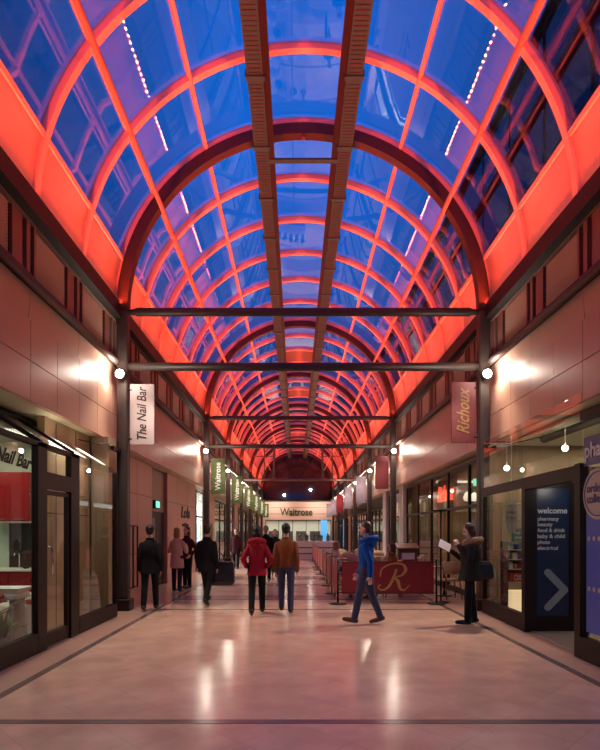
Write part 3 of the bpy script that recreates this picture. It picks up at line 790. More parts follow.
def disc(x, y, z, ry, rz, th, n=36): return MB().prism([(x, y + ry * math.cos(2 * PI * k / n), z + rz * math.sin(2 * PI * k / n)) for k in range(n)], (th, 0, 0))
r1 = disc(XN - .012, yc, zc, .33, .31, .008).build('round_vinyl', 'vinyl_grey', e)
mb = MB(); mb.tube([(XN - .014, yc + .285 * math.cos(2 * PI * k / 36), zc + .265 * math.sin(2 * PI * k / 36)) for k in range(36)], .007, 6, closed=True); mb.build('ring', 'ink_blue', r1)
for t, z in (('order &', .07), ('collect', -.06)):
    text_mb(t, .15, (XN - .016, yc + .23, zc + z), (0, -1, 0), (0, 0, 1), .004, 0, 'LEFT', bold=.02).build('lettering', 'ink_blue', r1)
for z in (1.52, .90):
    for y in (6.66, 6.55, 6.44, 6.33, 6.22):
        MB().prism([(XN - .008, y + .03 * math.cos(k * PI / 6), z + .03 * math.sin(k * PI / 6)) for k in range(12)], (.005, 0, 0)).build('dot', 'vinyl_grey', v)
# interior of pharmacy
mb = MB(); mb.box(8.2, 8.3, -3, 11.1, 0, 3.4); mb.box(4.3, 8.2, -3, 11.1, 3.36, 3.40); mb.box(5.0, 5.06, 6.3, 8.62, 0, 2.4)
struct('wall_right_pharmacy', mb, 'shop_wall')
mb = MB(); mb.box(3.80, 4.28, 10.95, 11.12, 0, 3.44); mb.box(4.28, 8.2, 11.0, 11.12, 0, 3.44); struct('wall_right_pier', mb, 'warm_wall')
mb = MB(); mb.box(3.75, 8.2, -3, 11.0, 0, .012); struct('floor_pharmacy', mb, 'shop_floor')
for k, (x, y, z) in enumerate(((4.78, 9.5, 3.28), (4.52, 6.2, 3.0), (4.4, 11.0, 2.6))):
    pass
for x, y, lab in ((4.02, 10.3, 'small glowing ball for a lamp reflection in the pharmacy glass nearest the column'), (4.46, 8.95, 'small glowing ball for a lamp reflection in the pharmacy glass above the lobby portal')):
    z = 2.99 if y < 10 else 2.82  # glowing balls stand in for lamp reflections in the glass; stems are added
    e = thing('lamp_reflection', lab, 'spotlight', (x, y, z))
    MB().cyl((x, y, z + .04), (x, y, 3.36), .005, n=8).build('stem', 'white', e); MB().ell((x, y, z), .05, .05, .05).build('bulb_glow', 'lamp_and_glint', e)
area('pharmacy_light', (5.9, 9.6, 3.3), (0, 0, 0), 3, 2, 50, (1, .93, .70))
area('pharmacy_light', (5.9, 4.5, 3.3), (0, 0, 0), 3, 5, 45, (1, .93, .75))
# display shelves near window
e = thing('display_unit', 'white shelf unit of products in the pharmacy window', 'shelf', (4.15, 10.2, .012))
for z in (.05, .66, .90, 1.08, 1.26): MB().box(3.92, 4.5, 10.0, 10.35, z, z + .015).build('shelf', 'white', e)
MB().box(3.92, 4.5, 10.35, 10.37, .012, 1.42).build('back_panel', 'dim_wall', e)
for x in (3.92, 4.488): MB().box(x, x + .012, 10.0, 10.35, .012, 1.42).build('side_panel', 'chrome', e)
o = MB().bbox(4.02, 4.34, 10.05, 10.3, .066, .50, .006).build('gift_box', 'lit_box'); tag(o, 'bright warm lit gift box on the bottom shelf of the pharmacy window', 'box')
e = thing('red_box_sign', 'red printed strip box with pale letters in the pharmacy window', 'box', (4.15, 10.1, .676))
MB().bbox(3.96, 4.34, 10.02, 10.15, .676, .83, .006).build('body', 'orange_red', e)
text_mb('OXO', .14, (4.15, 10.016, .752), (1, 0, 0), (0, 0, 1), .003, 0, bold=.03, fit=.22).build('lettering', 'white_ink', e)
pk = [('white', .09, .12), ('crimson_soft', .06, .15), ('vinyl_blue', .07, .10), ('paper', .08, .13), ('teal', .05, .16), ('gold', .06, .09)]
for z in (.916, 1.096, 1.276):
    x = 3.95
    for k in range(5):
        m, w_, h_ = pk[(k * 2 + int(z * 10)) % 6]
        o = MB().bbox(x, x + w_, 10.04, 10.12, z, z + min(h_, .13), .004).build('product_box', m)
        tag(o, 'small product box on the middle shelves of the pharmacy window', 'box', 'product boxes in the pharmacy window'); x += w_ + .025
e = thing('window_sign', 'small teal hanging sign with white lettering above the product shelves', 'sign', (4.14, 9.96, 1.42))
MB().box(3.98, 4.30, 9.95, 9.965, 1.43, 1.66).build('panel', 'teal', e)
for t, z in (('buy one', 1.59), ('get one free', 1.50)): text_mb(t, .075, (4.14, 9.948, z), (1, 0, 0), (0, 0, 1), .003, 0, fit=.22, bold=.02).build('lettering', 'white_ink', e)
e = thing('oval_poster', 'pale oval poster with red lettering hanging in the pharmacy window', 'poster', (3.85, 9.6, 1.6))
MB().prism([(3.95 + .12 * math.cos(k * PI / 12), 9.9, 1.86 + .30 * math.sin(k * PI / 12)) for k in range(24)], (0, .01, 0)).build('panel', 'vinyl_grey', e)
MB().cyl((3.95, 9.905, 2.15), (3.95, 9.905, 3.36), .004, n=6).build('cord', 'white', e)
for t, z in (('offers', 1.96), ('in store', 1.86)): text_mb(t, .08, (3.95, 9.892, z), (1, 0, 0), (0, 0, 1), .003, 0, fit=.17, bold=.02).build('lettering', 'crimson_soft', e)

# ------------------------------------------------------------------ left wall past the column
XW = -4.0
mb = MB()
for a, b, z0, z1 in ((10.95, 15.0, 0, 3.44), (16.8, 21.5, 0, 3.44)): mb.box(XW, XW - .25, a, b, z0, z1)
w = struct('wall_left_lower', mb, 'stone_panel')
mb = MB()
for y in (12.2, 13.6, 18.2, 19.9): mb.box(XW + .001, XW - .01, y, y + .012, 0, 3.44)
for z in (1.05, 2.55): mb.box(XW + .001, XW - .01, 10.95, 15, z, z + .012); mb.box(XW + .001, XW - .01, 16.8, 21.5, z, z + .012)
mb.build('joint_lines', 'joint', w)
mb = MB(); mb.box(XW - .1, XW - .3, 15.0, 16.8, 2.2, 3.44); o = struct('wall_left_transom', mb, 'pilaster')
mb = MB(); mb.box(XW - .12, XW - .17, 15.0, 15.9, 0, 2.2); mb.box(XW - .12, XW - .17, 15.92, 16.8, 0, 2.2)
o = mb.build('door_1', 'frame_brown'); o['kind'] = 'structure'
MB().box(XW - .115, XW - .12, 15.3, 15.75, .9, 2.0).build('pane', 'dim_wall', o); MB().tube([(XW - .12, 15.86, .9), (XW - .05, 15.86, .95), (XW - .05, 15.86, 1.3), (XW - .12, 15.86, 1.35)], .014, 8).build('handle', 'chrome', o)
e = thing('exit_sign', 'small glowing green exit sign above the dark double door', 'sign', (XW, 15.7, 2.3))
MB().bbox(XW - .10, XW - .02, 15.45, 15.95, 2.28, 2.52, .01).build('housing', 'black', e); MB().box(XW - .02, XW - .012, 15.5, 15.9, 2.31, 2.49).build('face', 'exit_green', e)
for y in (13.0, 13.35):
    o = MB().tube([(XW + .0, y, .25), (XW + .08, y, .25), (XW + .08, y, 1.75), (XW + .0, y, 1.75)], .022, 8).build('door_pull', 'black_metal')
    tag(o, 'tall thin dark door pull on the pink stone wall, %s one' % ('nearer' if y < 13.2 else 'farther'), 'handle')
e = thing('wall_lettering', 'dark decorative lettering on the pink stone wall beside the woman in the cream coat', 'sign', (XW, 19.4, 2.0))
text_mb('Lola', .55, (XW + .002, 19.5, 2.28), (0, 1, 0), (0, 0, 1), .02, .2, fit=1.5, bold=.02).build('lettering', 'ink', e)
text_mb('nail bar', .2, (XW + .002, 19.5, 1.86), (0, 1, 0), (0, 0, 1), .02, 0, fit=1.1).build('lettering', 'ink', e)

# generic shopfronts further down
def far_front(side, y0, y1, x, ztop, step, label, backmat, light, col, pil=None, name='shopfront', lx=None):
    sg = -1 if side == 'left' else 1
    e = thing(name, label, 'shopfront', (x, (y0 + y1) / 2, 0))
    mb = MB(); n = max(1, round((y1 - y0) / step)); dy = (y1 - y0) / n
    for i in range(n + 1): mb.box(x, x + sg * .07, y0 + i * dy - .035, y0 + i * dy + .035, 0, ztop)
    mb.box(x, x + sg * .07, y0, y1, 0, .15); mb.box(x, x + sg * .07, y0, y1, ztop - .07, ztop); mb.box(x, x + sg * .06, y0, y1, 2.2, 2.26)
    mb.build('frame', 'frame_brown', e)
    MB().box(x + sg * .03, x + sg * .04, y0, y1, .15, ztop - .07).build('pane', 'shop_glass', e)
    mb = MB(); xb = x + sg * 3.2
    mb.box(xb, xb + sg * .1, y0 - .1, y1 + .1, 0, 3.5); mb.box(x + sg * .1, xb, y0 - .18, y0 - .1, 0, 3.4); mb.box(x + sg * .1, xb, y1 + .1, y1 + .18, 0, 3.4); mb.box(x + sg * .1, xb, y0, y1, 3.36, 3.41)
    struct('wall_%s_shop' % side, mb, backmat)
    area('shop_light', (x + sg * 1.6, (y0 + y1) / 2, 3.3), (0, 0, 0), 2, (y1 - y0) * .8, light, col)
    return e
def pier(side, y0, y1, x, mat='stone_panel'):
    sg = -1 if side == 'left' else 1
    mb = MB(); mb.box(x - sg * .06, x + sg * .3, y0, y1, 0, 3.44); struct('wall_%s_pier' % side, mb, mat)
far_front('left', 21.7, 23.5, -4.0, 3.3, 1.8, 'brightly lit white shop window just past the pink stone wall', 'pale_wall', 520, (.92, .97, 1))
pier('left', 23.7, 26.2, -4.0)
far_front('left', 26.5, 34.5, -4.0, 3.2, 2.0, 'glazed shopfront on the left past the green poster', 'pale_wall', 60, (1, .93, .8))
pier('left', 34.8, 36.6, -4.0)
far_front('left', 37, 45.5, -4.0, 3.2, 2.1, 'farther glazed shopfront under the green banners', 'warm_wall', 60, (1, .85, .65))
pier('left', 45.8, 47.5, -4.0)
far_front('left', 48, 58.6, -4.0, 3.2, 2.1, 'last glazed shopfront on the green banner side before the supermarket', 'pale_wall', 60, (1, .9, .7))
o = MB().box(-3.94, -3.9, 24.2, 25.3, 1.0, 2.0).build('wall_poster', 'banner_green'); tag(o, 'leafy green poster on the pink pier past the lit window', 'poster')

far_front('right', 11.4, 20.6, 4.22, 3.32, 1.9, 'tall restaurant window front with dark mullions behind the terrace', 'warm_wall', 60, (1, .74, .42))
pier('right', 20.9, 21.7, 4.2, 'pale_wall')
far_front('right', 22.1, 24.6, 4.22, 3.3, 1.2, 'narrow dark shopfront past the pale pier on the restaurant side', 'dim_wall', 20, (1, .8, .6))
pier('right', 24.9, 25.8, 4.2, 'pale_wall')
far_front('right', 26.2, 41.5, 4.22, 2.8, 1.25, 'long glazed shopfront behind the barriers', 'dim_wall', 80, (.9, .95, 1))
pier('right', 41.8, 42.6, 4.2)
far_front('right', 43, 58.6, 4.22, 2.8, 1.6, 'last glazed shopfront on the restaurant side before the supermarket', 'dim_wall', 70, (.95, .95, 1))
# inside the restaurant
e = thing('neon_sign', 'glowing red script sign inside the restaurant window', 'sign', (4.45, 16, 2.6))
text_mb('Richoux', .62, (4.42, 16.0, 2.72), (0, -1, 0), (0, 0, 1), .03, .4, fit=1.7, bold=.035).build('lettering', 'neon_red', e)
MB().box(4.46, 4.48, 15.0, 17.0, 2.2, 3.2).build('back_board', 'dim_wall', e)
o = MB().bbox(5.0, 5.3, 15.2, 15.26, 2.9, 3.1, .01).build('exit_sign', 'exit_green'); tag(o, 'small glowing green exit sign inside the restaurant', 'sign')
for k, (x, y, z) in enumerate(((5.1, 12.6, 2.6), (6.3, 13.6, 2.7), (5.6, 17.6, 2.6), (6.4, 19.4, 2.7))):
    e = thing('pendant_lamp', 'warm glass pendant lamp hanging inside the restaurant', 'lamp', (x, y, z), group='restaurant pendant lamps')
    MB().lathe((x, y, z), [(.02, 0), (.12, .02), (.15, .12), (.10, .26), (.03, .32)], 16).build('shade', 'lit_white', e); MB().cyl((x, y, z + .32), (x, y, 3.36), .008, n=6).build('cord', 'black', e)
for x0, x1, y in ((4.8, 7.2, 13.2), (4.8, 7.2, 18.3)):
    o = MB().box(x0, x1, y, y + .2, 3.28, 3.34).build('ceiling_strip', 'lit_white'); tag(o, 'pale glowing ceiling strip inside the restaurant, %s one' % ('nearer' if y < 15 else 'farther'), 'light')
for z in (1.2, 1.6, 2.0):
    mb = MB()
for k in range(3):
    y = 12.0 + k * 2.6
    e = thing('picture', 'framed picture on the restaurant back wall', 'picture', (7.38, y, 1.4), group='restaurant pictures')
    MB().box(7.36, 7.40, y, y + 1.0, 1.3, 2.1).build('frame', 'wood', e); MB().box(7.35, 7.36, y + .08, y + .92, 1.38, 2.02).build('canvas', 'lit_box' if k == 0 else 'vinyl_grey', e)
o = MB().bbox(6.2, 6.8, 11.8, 18, 0, 1.1, .02).build('bar_counter', 'wood'); tag(o, 'dark wooden counter inside the restaurant', 'counter')

# ------------------------------------------------------------------ terrace barriers
def post_mb(x, y, h=1.0): return MB().cyl((x, y, .02), (x, y, h), .022, n=12)
def base_mb(x, y): return MB().lathe((x, y, 0.003), [(.20, 0), (.20, .012), (.15, .022), (.03, .03)], 20)
e = thing('barrier', 'crimson barrier banner with a large gold R facing the camera', 'barrier', (2.0, 12.0, 0))
YB = 12.0
MB().bbox(1.02, 3.06, YB - .008, YB + .008, .22, .95, .004).build('panel', 'crimson', e)
for x in (.93, 3.12):
    post_mb(x, YB).build('post', 'black_metal', e); base_mb(x, YB).build('base', 'black_metal', e)
for z in (.26, .93):
    MB().cyl((.93, YB, z), (3.12, YB, z), .01, n=8).build('rail', 'black_metal', e)
for x in (.93, 3.12): MB().ell((x, YB, 1.01), .03, .03, .025).build('finial', 'chrome', e)
mb = MB(); O = (1.86, YB - .009, .30); U, V = (1, 0, 0), (0, 0, 1); s = .60
sc = lambda pts: [(a * s, b * s) for a, b in pts]
stroke(mb, sc([(.62, .80), (.52, .50), (.34, .16), (.12, .02), (-.06, .10), (.02, .22)]), [.05, .06, .055, .03, .02, .035], O, U, V, -.004)
stroke(mb, sc([(.02, .50), (.08, .80), (.42, .98), (.82, .98), (.96, .78), (.80, .56), (.52, .50)]), [.02, .03, .03, .05, .075, .04, .018], O, U, V, -.004)
stroke(mb, sc([(.52, .50), (.68, .34), (.74, .10), (.90, .02), (1.12, .22)]), [.018, .07, .06, .03, .008], O, U, V, -.004)
mb.build('lettering', 'gold', e)
b0 = None
for k in range(8):
    y = 12.12 + k * 2.15
    if b0 is None:
        e = b0 = thing('barrier', '', 'barrier', (.93, y, 0))
        MB().bbox(.93 - .008, .93 + .008, y + .03, y + 1.87, .22, .95, .004).build('panel', 'crimson_soft', e)
        post_mb(.93, y + 1.90).build('post', 'black_metal', e); base_mb(.93, y + 1.90).build('base', 'black_metal', e)
        for z in (.26, .93): MB().cyl((.93, y + .0, z), (.93, y + 1.90, z), .01, n=8).build('rail', 'black_metal', e)
    else: e = dup(b0, loc=(.93 - .004 * k, y, 0))
    tag(e, 'plain crimson barrier panel between black posts in the receding row' if k else 'first plain crimson barrier of the receding row, meeting the gold R banner', 'barrier', 'receding row of barriers' if k else None)
    if k == 0: e['label'] = 'first plain crimson barrier of the receding row, meeting the gold R banner'
e = thing('floor_post', 'tall thin black floor post with short crossbar at the end of the gold R banner', 'post', (3.30, 12.3, 0))
MB().cyl((3.30, 12.3, .02), (3.30, 12.3, 2.08), .02, n=10).build('pole', 'black_metal', e); base_mb(3.30, 12.3).build('base', 'black_metal', e)
MB().box(3.10, 3.42, 12.29, 12.31, 2.07, 2.10).build('crossbar', 'black_metal', e)

# terrace furniture
def make_chair(name='bistro_chair'):
    e = thing(name, '', 'chair', (0, 0, 0))
    MB().stack([(0, 0, .43, .20, .20), (0, 0, .45, .215, .215), (0, 0, .475, .21, .21), (0, 0, .485, .18, .18)]).build('seat', 'cane', e, local=True)
    mb = MB(); n = 10; rings = []
    for i in range(n + 1):
        a = R(205 + 130 * i / n); hh = .93 - .10 * abs(i / n - .5) ** 2 * 4
        x, y = .21 * math.cos(a), .20 * math.sin(a); k = 1.0
        rings.append([(x, y, .60), (x * 1.07, y * 1.07, .60), (x * 1.22, y * 1.22, hh), (x * 1.14, y * 1.14, hh)])
    mb.loft(rings); mb.build('backrest', 'cane', e, local=True)
    for sx in (-1, 1):
        MB().tube([(sx * .15, .15, .44), (sx * .19, .19, .0)], [.018, .014], 8).build('leg', 'wood', e, local=True)
        MB().tube([(sx * .20, -.10, .80), (sx * .17, -.13, .44), (sx * .19, -.22, .0)], [.014, .018, .014], 8).build('leg', 'wood', e, local=True)
    MB().tube([(.15 * math.cos(a * PI / 8), .15 * math.sin(a * PI / 8), .22) for a in range(16)], .008, 6, closed=True).build('stretcher', 'wood', e, local=True)
    return e
def make_table():
    e = thing('cafe_table', '', 'table', (0, 0, 0))
    MB().lathe((0, 0, .71), [(.02, 0), (.33, 0), (.345, .012), (.33, .028), (.02, .03)], 28).build('tabletop', 'wood', e, local=True)
    MB().lathe((0, 0, .03), [(.05, 0), (.028, .08), (.025, .6), (.06, .68)], 12).build('pedestal', 'black_metal', e, local=True)
    MB().lathe((0, 0, .0), [(.22, 0), (.22, .015), (.07, .03), (.05, .04)], 20).build('base', 'black_metal', e, local=True)
    return e
chair0 = make_chair(); table0 = make_table(); used = {'c': 0, 't': 0}
def put(proto, key, loc, rz, label, group=None):
    if used[key] == 0:
        used[key] = 1; o = proto; o.location = loc; o.rotation_euler = (0, 0, rz)
    else: o = dup(proto, loc=loc, rz=rz)
    o['label'] = label
    if group: o['group'] = group
    elif 'group' in o: del o['group']
    return o
tabs = [(1.75, 13.2), (1.75, 15.5), (1.75, 17.8), (1.75, 20.1), (1.75, 22.4), (3.0, 16.2), (3.0, 19.0)]
for k, (x, y) in enumerate(tabs):
    put(table0, 't', (x, y, 0), 0, 'round wooden cafe table on the terrace behind the barriers', 'terrace tables')
seats = []
for k, (x, y) in enumerate(tabs):
    for dx, dy, rz in ((-.60, -.02, -PI / 2), (.60, .02, PI / 2), (0.0, .66, PI)):
        seats.append((x + dx, y + dy, rz))
for x, y, rz in seats:
    put(chair0, 'c', (x, y, 0), rz, 'cane backed bistro chair at a terrace table behind the barriers', 'terrace chairs')
put(chair0, 'c', (3.70, 12.9, 0), .1, 'cane backed bistro chair with pale rounded back behind the woman with the menu')
put(table0, 't', (3.72, 13.55, 0), 0, 'small round table behind the pale chair beside the restaurant window')
e = thing('menu_stand', 'dark reddish wooden menu stand with a white card behind the gold R banner', 'stand', (2.95, 14.3, 0))
MB().bbox(2.70, 3.20, 14.2, 14.45, .0, 1.15, .015).build('body', 'wood', e); MB().loft([[(2.66, 14.15, 1.15), (3.24, 14.15, 1.15), (3.24, 14.5, 1.15), (2.66, 14.5, 1.15)], [(2.66, 14.15, 1.18), (3.24, 14.15, 1.18), (3.24, 14.5, 1.30), (2.66, 14.5, 1.30)]], smooth=False).build('top', 'wood', e)
MB().box(2.78, 3.12, 14.185, 14.2, .88, 1.05).build('card', 'paper', e)

# kiosk with plants in the middle distance
e = thing('kiosk_counter', 'white kiosk counter with red stripes in the middle of the hall', 'counter', (.4, 32, 0))
MB().bbox(.02, 2.4, 31.2, 32.2, 0, 1.02, .02).build('body', 'white', e)
for z in (.32, .66): MB().box(.0, 2.42, 31.18, 31.2, z, z + .07).build('stripe', 'crimson_soft', e)
MB().bbox(-.02, 2.44, 31.15, 32.25, 1.02, 1.07, .01).build('worktop', 'white', e)
for k in range(5):
    x = .2 + k * .42
    e = plant(x, 31.6, 1.07, .35, 16, 'small leafy pot plant on the white kiosk counter'); e['group'] = 'plants on the kiosk'
# ------------------------------------------------------------------ people
def remesh(mb, voxel, smooth=2, fac=.5, noise=0.0):
    me = mb.mesh('tmp'); ob = bpy.data.objects.new('tmp', me); COL.objects.link(ob)
    m = ob.modifiers.new('r', 'REMESH'); m.mode = 'VOXEL'; m.voxel_size = voxel; m.use_smooth_shade = True
    if smooth: s = ob.modifiers.new('s', 'SMOOTH'); s.iterations = smooth; s.factor = fac
    dg = bpy.context.evaluated_depsgraph_get(); out = bpy.data.meshes.new_from_object(ob.evaluated_get(dg))
    bpy.data.objects.remove(ob)
    if noise:
        from mathutils import noise as nz
        for v in out.vertices:
            v.co += v.normal * noise * nz.noise(v.co * 45)
    return out
def mesh_part(name, me, mat, parent):
    me.name = name; me.materials.clear(); me.materials.append(MATS[mat]); o = bpy.data.objects.new(name, me); COL.objects.link(o); o.parent = parent
    return o
def rotx(v, a): return Vector((v[0], v[1] * math.cos(a) - v[2] * math.sin(a), v[1] * math.sin(a) + v[2] * math.cos(a)))
def person(label, loc, face, h=1.70, legs=((0, 0), (0, 0)), arms=None, top='coat_black', bottom='denim_dark', shoe='leather_black',
           hair='hair_black', style='short', hem=.78, hood=None, head_pitch=0, skin='skin', wide=1.0, seat=0, fine=.009, lean=0.0, fem=False, bulk=1.0):
    """local frame: faces +Y. legs: (thigh angle, knee bend) per side; arms: (elbow, wrist) points per side relative to the shoulder"""
    k = h / 1.70
    e = thing('person', label, 'person', loc, face)
    sw = .150 * wide if fem else .168 * wide
    body = MB(); tro = MB(); jac = MB(); L = {}
    zh = .90
    for sd, (a, b) in zip((-1, 1), legs):
        hip = Vector((sd * .09, 0, zh)); kn = hip + rotx((0, 0, -.43), a); an = kn + rotx((0, 0, -.41), a - b)
        kn.x = sd * .095; an.x = sd * .10
        fa = max(-.9, min(.35, (a - b) * .8)) if seat == 0 else 0
        heel = an + rotx((0, -.035, -.035), fa); toe = an + rotx((0, .165, -.045), fa)
        L[sd] = (hip, kn, an, heel, toe)
    lo = min(min(L[s][3].z, L[s][4].z) for s in (-1, 1)) - .036
    up = -lo
    if up: L = {s: tuple(p + Vector((0, 0, up)) for p in q) for s, q in L.items()}; zh += up
    top_z = zh + .05
    def T(p): # torso lean about the hip
        p = Vector(p); q = p - Vector((0, 0, zh)); return rotx(q, -lean) + Vector((0, 0, zh))
    for sd in (-1, 1):
        hip, kn, an, heel, toe = L[sd]
        body.cap(hip, kn, .082, .055); body.cap(kn, an, .055, .036); body.cap(an, heel + Vector((0, .02, 0)), .036, .034); body.cap(heel, toe, .034, .026)
        tro.cap(hip + Vector((0, 0, .02)), kn, .098, .069); tro.cap(kn, an + (an - kn).normalized() * .02, .070, .056)
        sh = MB(); sh.cap(heel + Vector((0, .005, 0)), heel.lerp(toe, .55), .044, .044); sh.cap(heel.lerp(toe, .5), toe + Vector((0, .012, 0)), .045, .034); sh.cap(an, heel, .042, .042)
        mesh_part('shoe', remesh(sh, .010, 2), shoe, e)
    tro.stack([(0, 0, zh - .08, .12, .10), (0, 0, zh - .02, .168, .118), (0, 0, zh + .06, .165, .115), (0, 0, zh + .12, .155, .11)])
    ST = [(zh - .06, .12, .09), (zh, .155, .105), (zh + .12, .135, .095), (zh + .28, .15, .11), (zh + .39, .148, .10), (zh + .46, .115, .08), (zh + .53, .06, .058)]
    n = 20
    def tor(mb, rows):
        mb.loft([[T((rx * math.cos(2 * PI * j / n), oy + ry * math.sin(2 * PI * j / n), z)) for j in range(n)] for z, rx, ry, oy in rows])
    tor(body, [(z, rx, ry, 0) for z, rx, ry in ST])
    nk = T((0, .0, zh + .50)); hd = T((0, .02, zh + .70)) ; hp = Matrix.Rotation(-head_pitch, 3, 'X')
    body.cap(nk, T((0, .005, zh + .60)), .055, .05)
    def H(p): return hd + hp @ Vector(p)
    body.ell(hd + hp @ Vector((0, -.01, .025)), .075, .093, .10, mat=hp); body.ell(H((0, .025, -.045)), .052, .058, .062, mat=hp)
    body.cap(H((0, .075, .012)), H((0, .103, -.022)), .010, .015, 8); body.cap(H((-.018, .080, -.058)), H((.018, .080, -.058)), .010, .010, 8)
    body.cap(H((0, .062, -.09)), H((0, .066, -.085)), .02, .02, 8)
    for sd in (-1, 1): body.ell(H((sd * .076, -.005, -.005)), .010, .02, .032, 8, 6, mat=hp); body.cap(H((sd * .035, .079, .034)), H((sd * .02, .083, .036)), .009, .009, 8)
    SH = zh + .425
    if arms is None: arms = ((Vector((-.05, -.06, -.28)), Vector((-.04, .04, -.53))), (Vector((.05, .06, -.28)), Vector((.04, .16, -.50))))
    hands = []
    for sd, (el, wr) in zip((-1, 1), arms):
        s0 = T((sd * sw, 0, SH)); el = s0 + Vector(el); wr = s0 + Vector(wr)
        body.cap(s0, el, .05, .04); body.cap(el, wr, .04, .026)
        d = (wr - el).normalized()
        # hand: palm, four fingers and thumb
        side = Vector((0, 1, 0)) - d * d.y
        side = side.normalized() if side.length > .3 else Vector((sd * -1, 0, 0))
        nrm = d.cross(side).normalized() * (-sd)
        if nrm.x * sd > 0: nrm = -nrm
        palm = wr + d * .055
        for q in (-1.2, -.4, .4, 1.2): body.cap(wr + side * q * .010, wr + d * .085 + side * q * .018, .014, .012, 8)
        for i, (q, ln) in enumerate(((-1.5, .062), (-.5, .075), (.5, .08), (1.5, .07))):
            f0 = wr + d * .085 + side * q * .019; f1 = f0 + (d + nrm * .35).normalized() * ln * .55; f2 = f1 + (d * .7 + nrm * .8).normalized() * ln * .5
            body.cap(f0, f1, .0095, .009, 8); body.cap(f1, f2, .009, .0075, 8)
        t0 = wr + d * .03 + side * .022; t1 = t0 + (d * .7 + side * .8 + nrm * .3).normalized() * .045; t2 = t1 + (d + nrm * .4).normalized() * .032
        body.cap(t0, t1, .013, .011, 8); body.cap(t1, t2, .011, .009, 8)
        hands.append((wr, d, nrm, side))
        jac.cap(s0 + Vector((0, 0, -.01)), el, .062, .056); jac.cap(el, wr - d * .01, .056, .046)
    # jacket
    hz = max(hem * 1.0 + (up if False else 0), .3); hz = zh - (.90 - hem)
    b = .03
    rows = []
    if hz < zh - .12: rows += [(hz, .205, .165, .0), (zh - .1, .195, .15, 0)]
    else: rows += [(hz, .178, .132, 0)]
    rows += [(zh + .04, .175, .130, 0), (zh + .15, .162, .120, 0), (zh + .28, .175, .132, 0), (zh + .38, (.18 if not fem else .168) * wide, .128, 0), (zh + .45, (.165 if not fem else .15) * wide, .108, 0), (zh + .50, .115 * wide, .085, 0), (zh + .545, .072, .072, 0)]
    rows = [(z, rx * (.5 + bulk / 2), ry * bulk if z < zh + .42 else ry, oy) for z, rx, ry, oy in rows]
    tor(jac, rows)
    if seat: jac.v = [v for v in jac.v]
    mesh_part('body', remesh(body, fine * .9, 1), skin, e)
    mesh_part('trousers', remesh(tro, .012, 3), bottom, e)
    # open the neck of the jacket a bit: the collar is a ring
    mesh_part('coat' if hz < zh - .05 else 'jacket', remesh(jac, .013, 4, noise=.004), top, e)
    co = MB(); co.tube([T((.072 * math.cos(2 * PI * j / 16), .005 + .072 * math.sin(2 * PI * j / 16), zh + .545)) for j in range(16)], .02, 8, closed=True); mesh_part('collar', remesh(co, .009, 1), top if not hood else hood, e)
    # hair
    ha = MB(); ha.ell(H((0, -.028, .045)), .088, .095, .095, mat=hp)
    ha.ell(H((0, -.045, -.0)), .082, .07, .08, mat=hp)
    if style == 'long': ha.ell(H((0, -.065, -.07)), .085, .05, .13, mat=hp); ha.ell(H((-.06, -.03, -.06)), .03, .05, .12, mat=hp); ha.ell(H((.06, -.03, -.06)), .03, .05, .12, mat=hp)
    if style == 'bob': ha.ell(H((0, -.06, -.04)), .088, .06, .09, mat=hp); ha.ell(H((-.066, -.02, -.03)), .024, .05, .08, mat=hp); ha.ell(H((.066, -.02, -.03)), .024, .05, .08, mat=hp)
    mesh_part('hair', remesh(ha, .010, 2, noise=.008), hair, e)
    for sd in (-1, 1):
        ey = MB(); ey.ell(H((sd * .030, .077, .015)), .011, .009, .008, 10, 6); ey.build('eye', 'black', e, local=True)
    if hood == 'fur' or hood:
        ho = MB(); pts = [T((.125 * math.cos(2 * PI * j / 20), -.045 + .125 * math.sin(2 * PI * j / 20), zh + .515 + .03 * math.sin(2 * PI * j / 20 + PI))) for j in range(20)]
        ho.tube(pts, .060, 10, closed=True); ho.ell(T((0, -.12, zh + .47)), .12, .07, .10)
        mesh_part('hood', remesh(ho, .010, 1, noise=.02 if hood == 'fur' else .003), hood, e)
    e.scale = (k, k, k)
    e['_h'] = 0
    del e['_h']
    return e, hands, T, zh
W = lambda px, d: (px - 296) / 540 * d     # image column to x at a depth, for reading off positions only
V3 = Vector
hang = ((V3((-.05, -.05, -.28)), V3((-.05, .03, -.53))), (V3((.05, -.05, -.28)), V3((.05, .03, -.53))))
walkarms = ((V3((-.05, -.10, -.27)), V3((-.06, -.10, -.51))), (V3((.05, .05, -.28)), V3((.04, .16, -.49))))
walk = ((.38, .08), (-.30, .25)); walk2 = ((-.22, .30), (.28, .05)); stand = ((.03, .03), (-.03, .03))
pocket = ((V3((-.12, -.10, -.25)), V3((-.06, .08, -.40))), (V3((.12, -.10, -.25)), V3((.06, .08, -.40))))

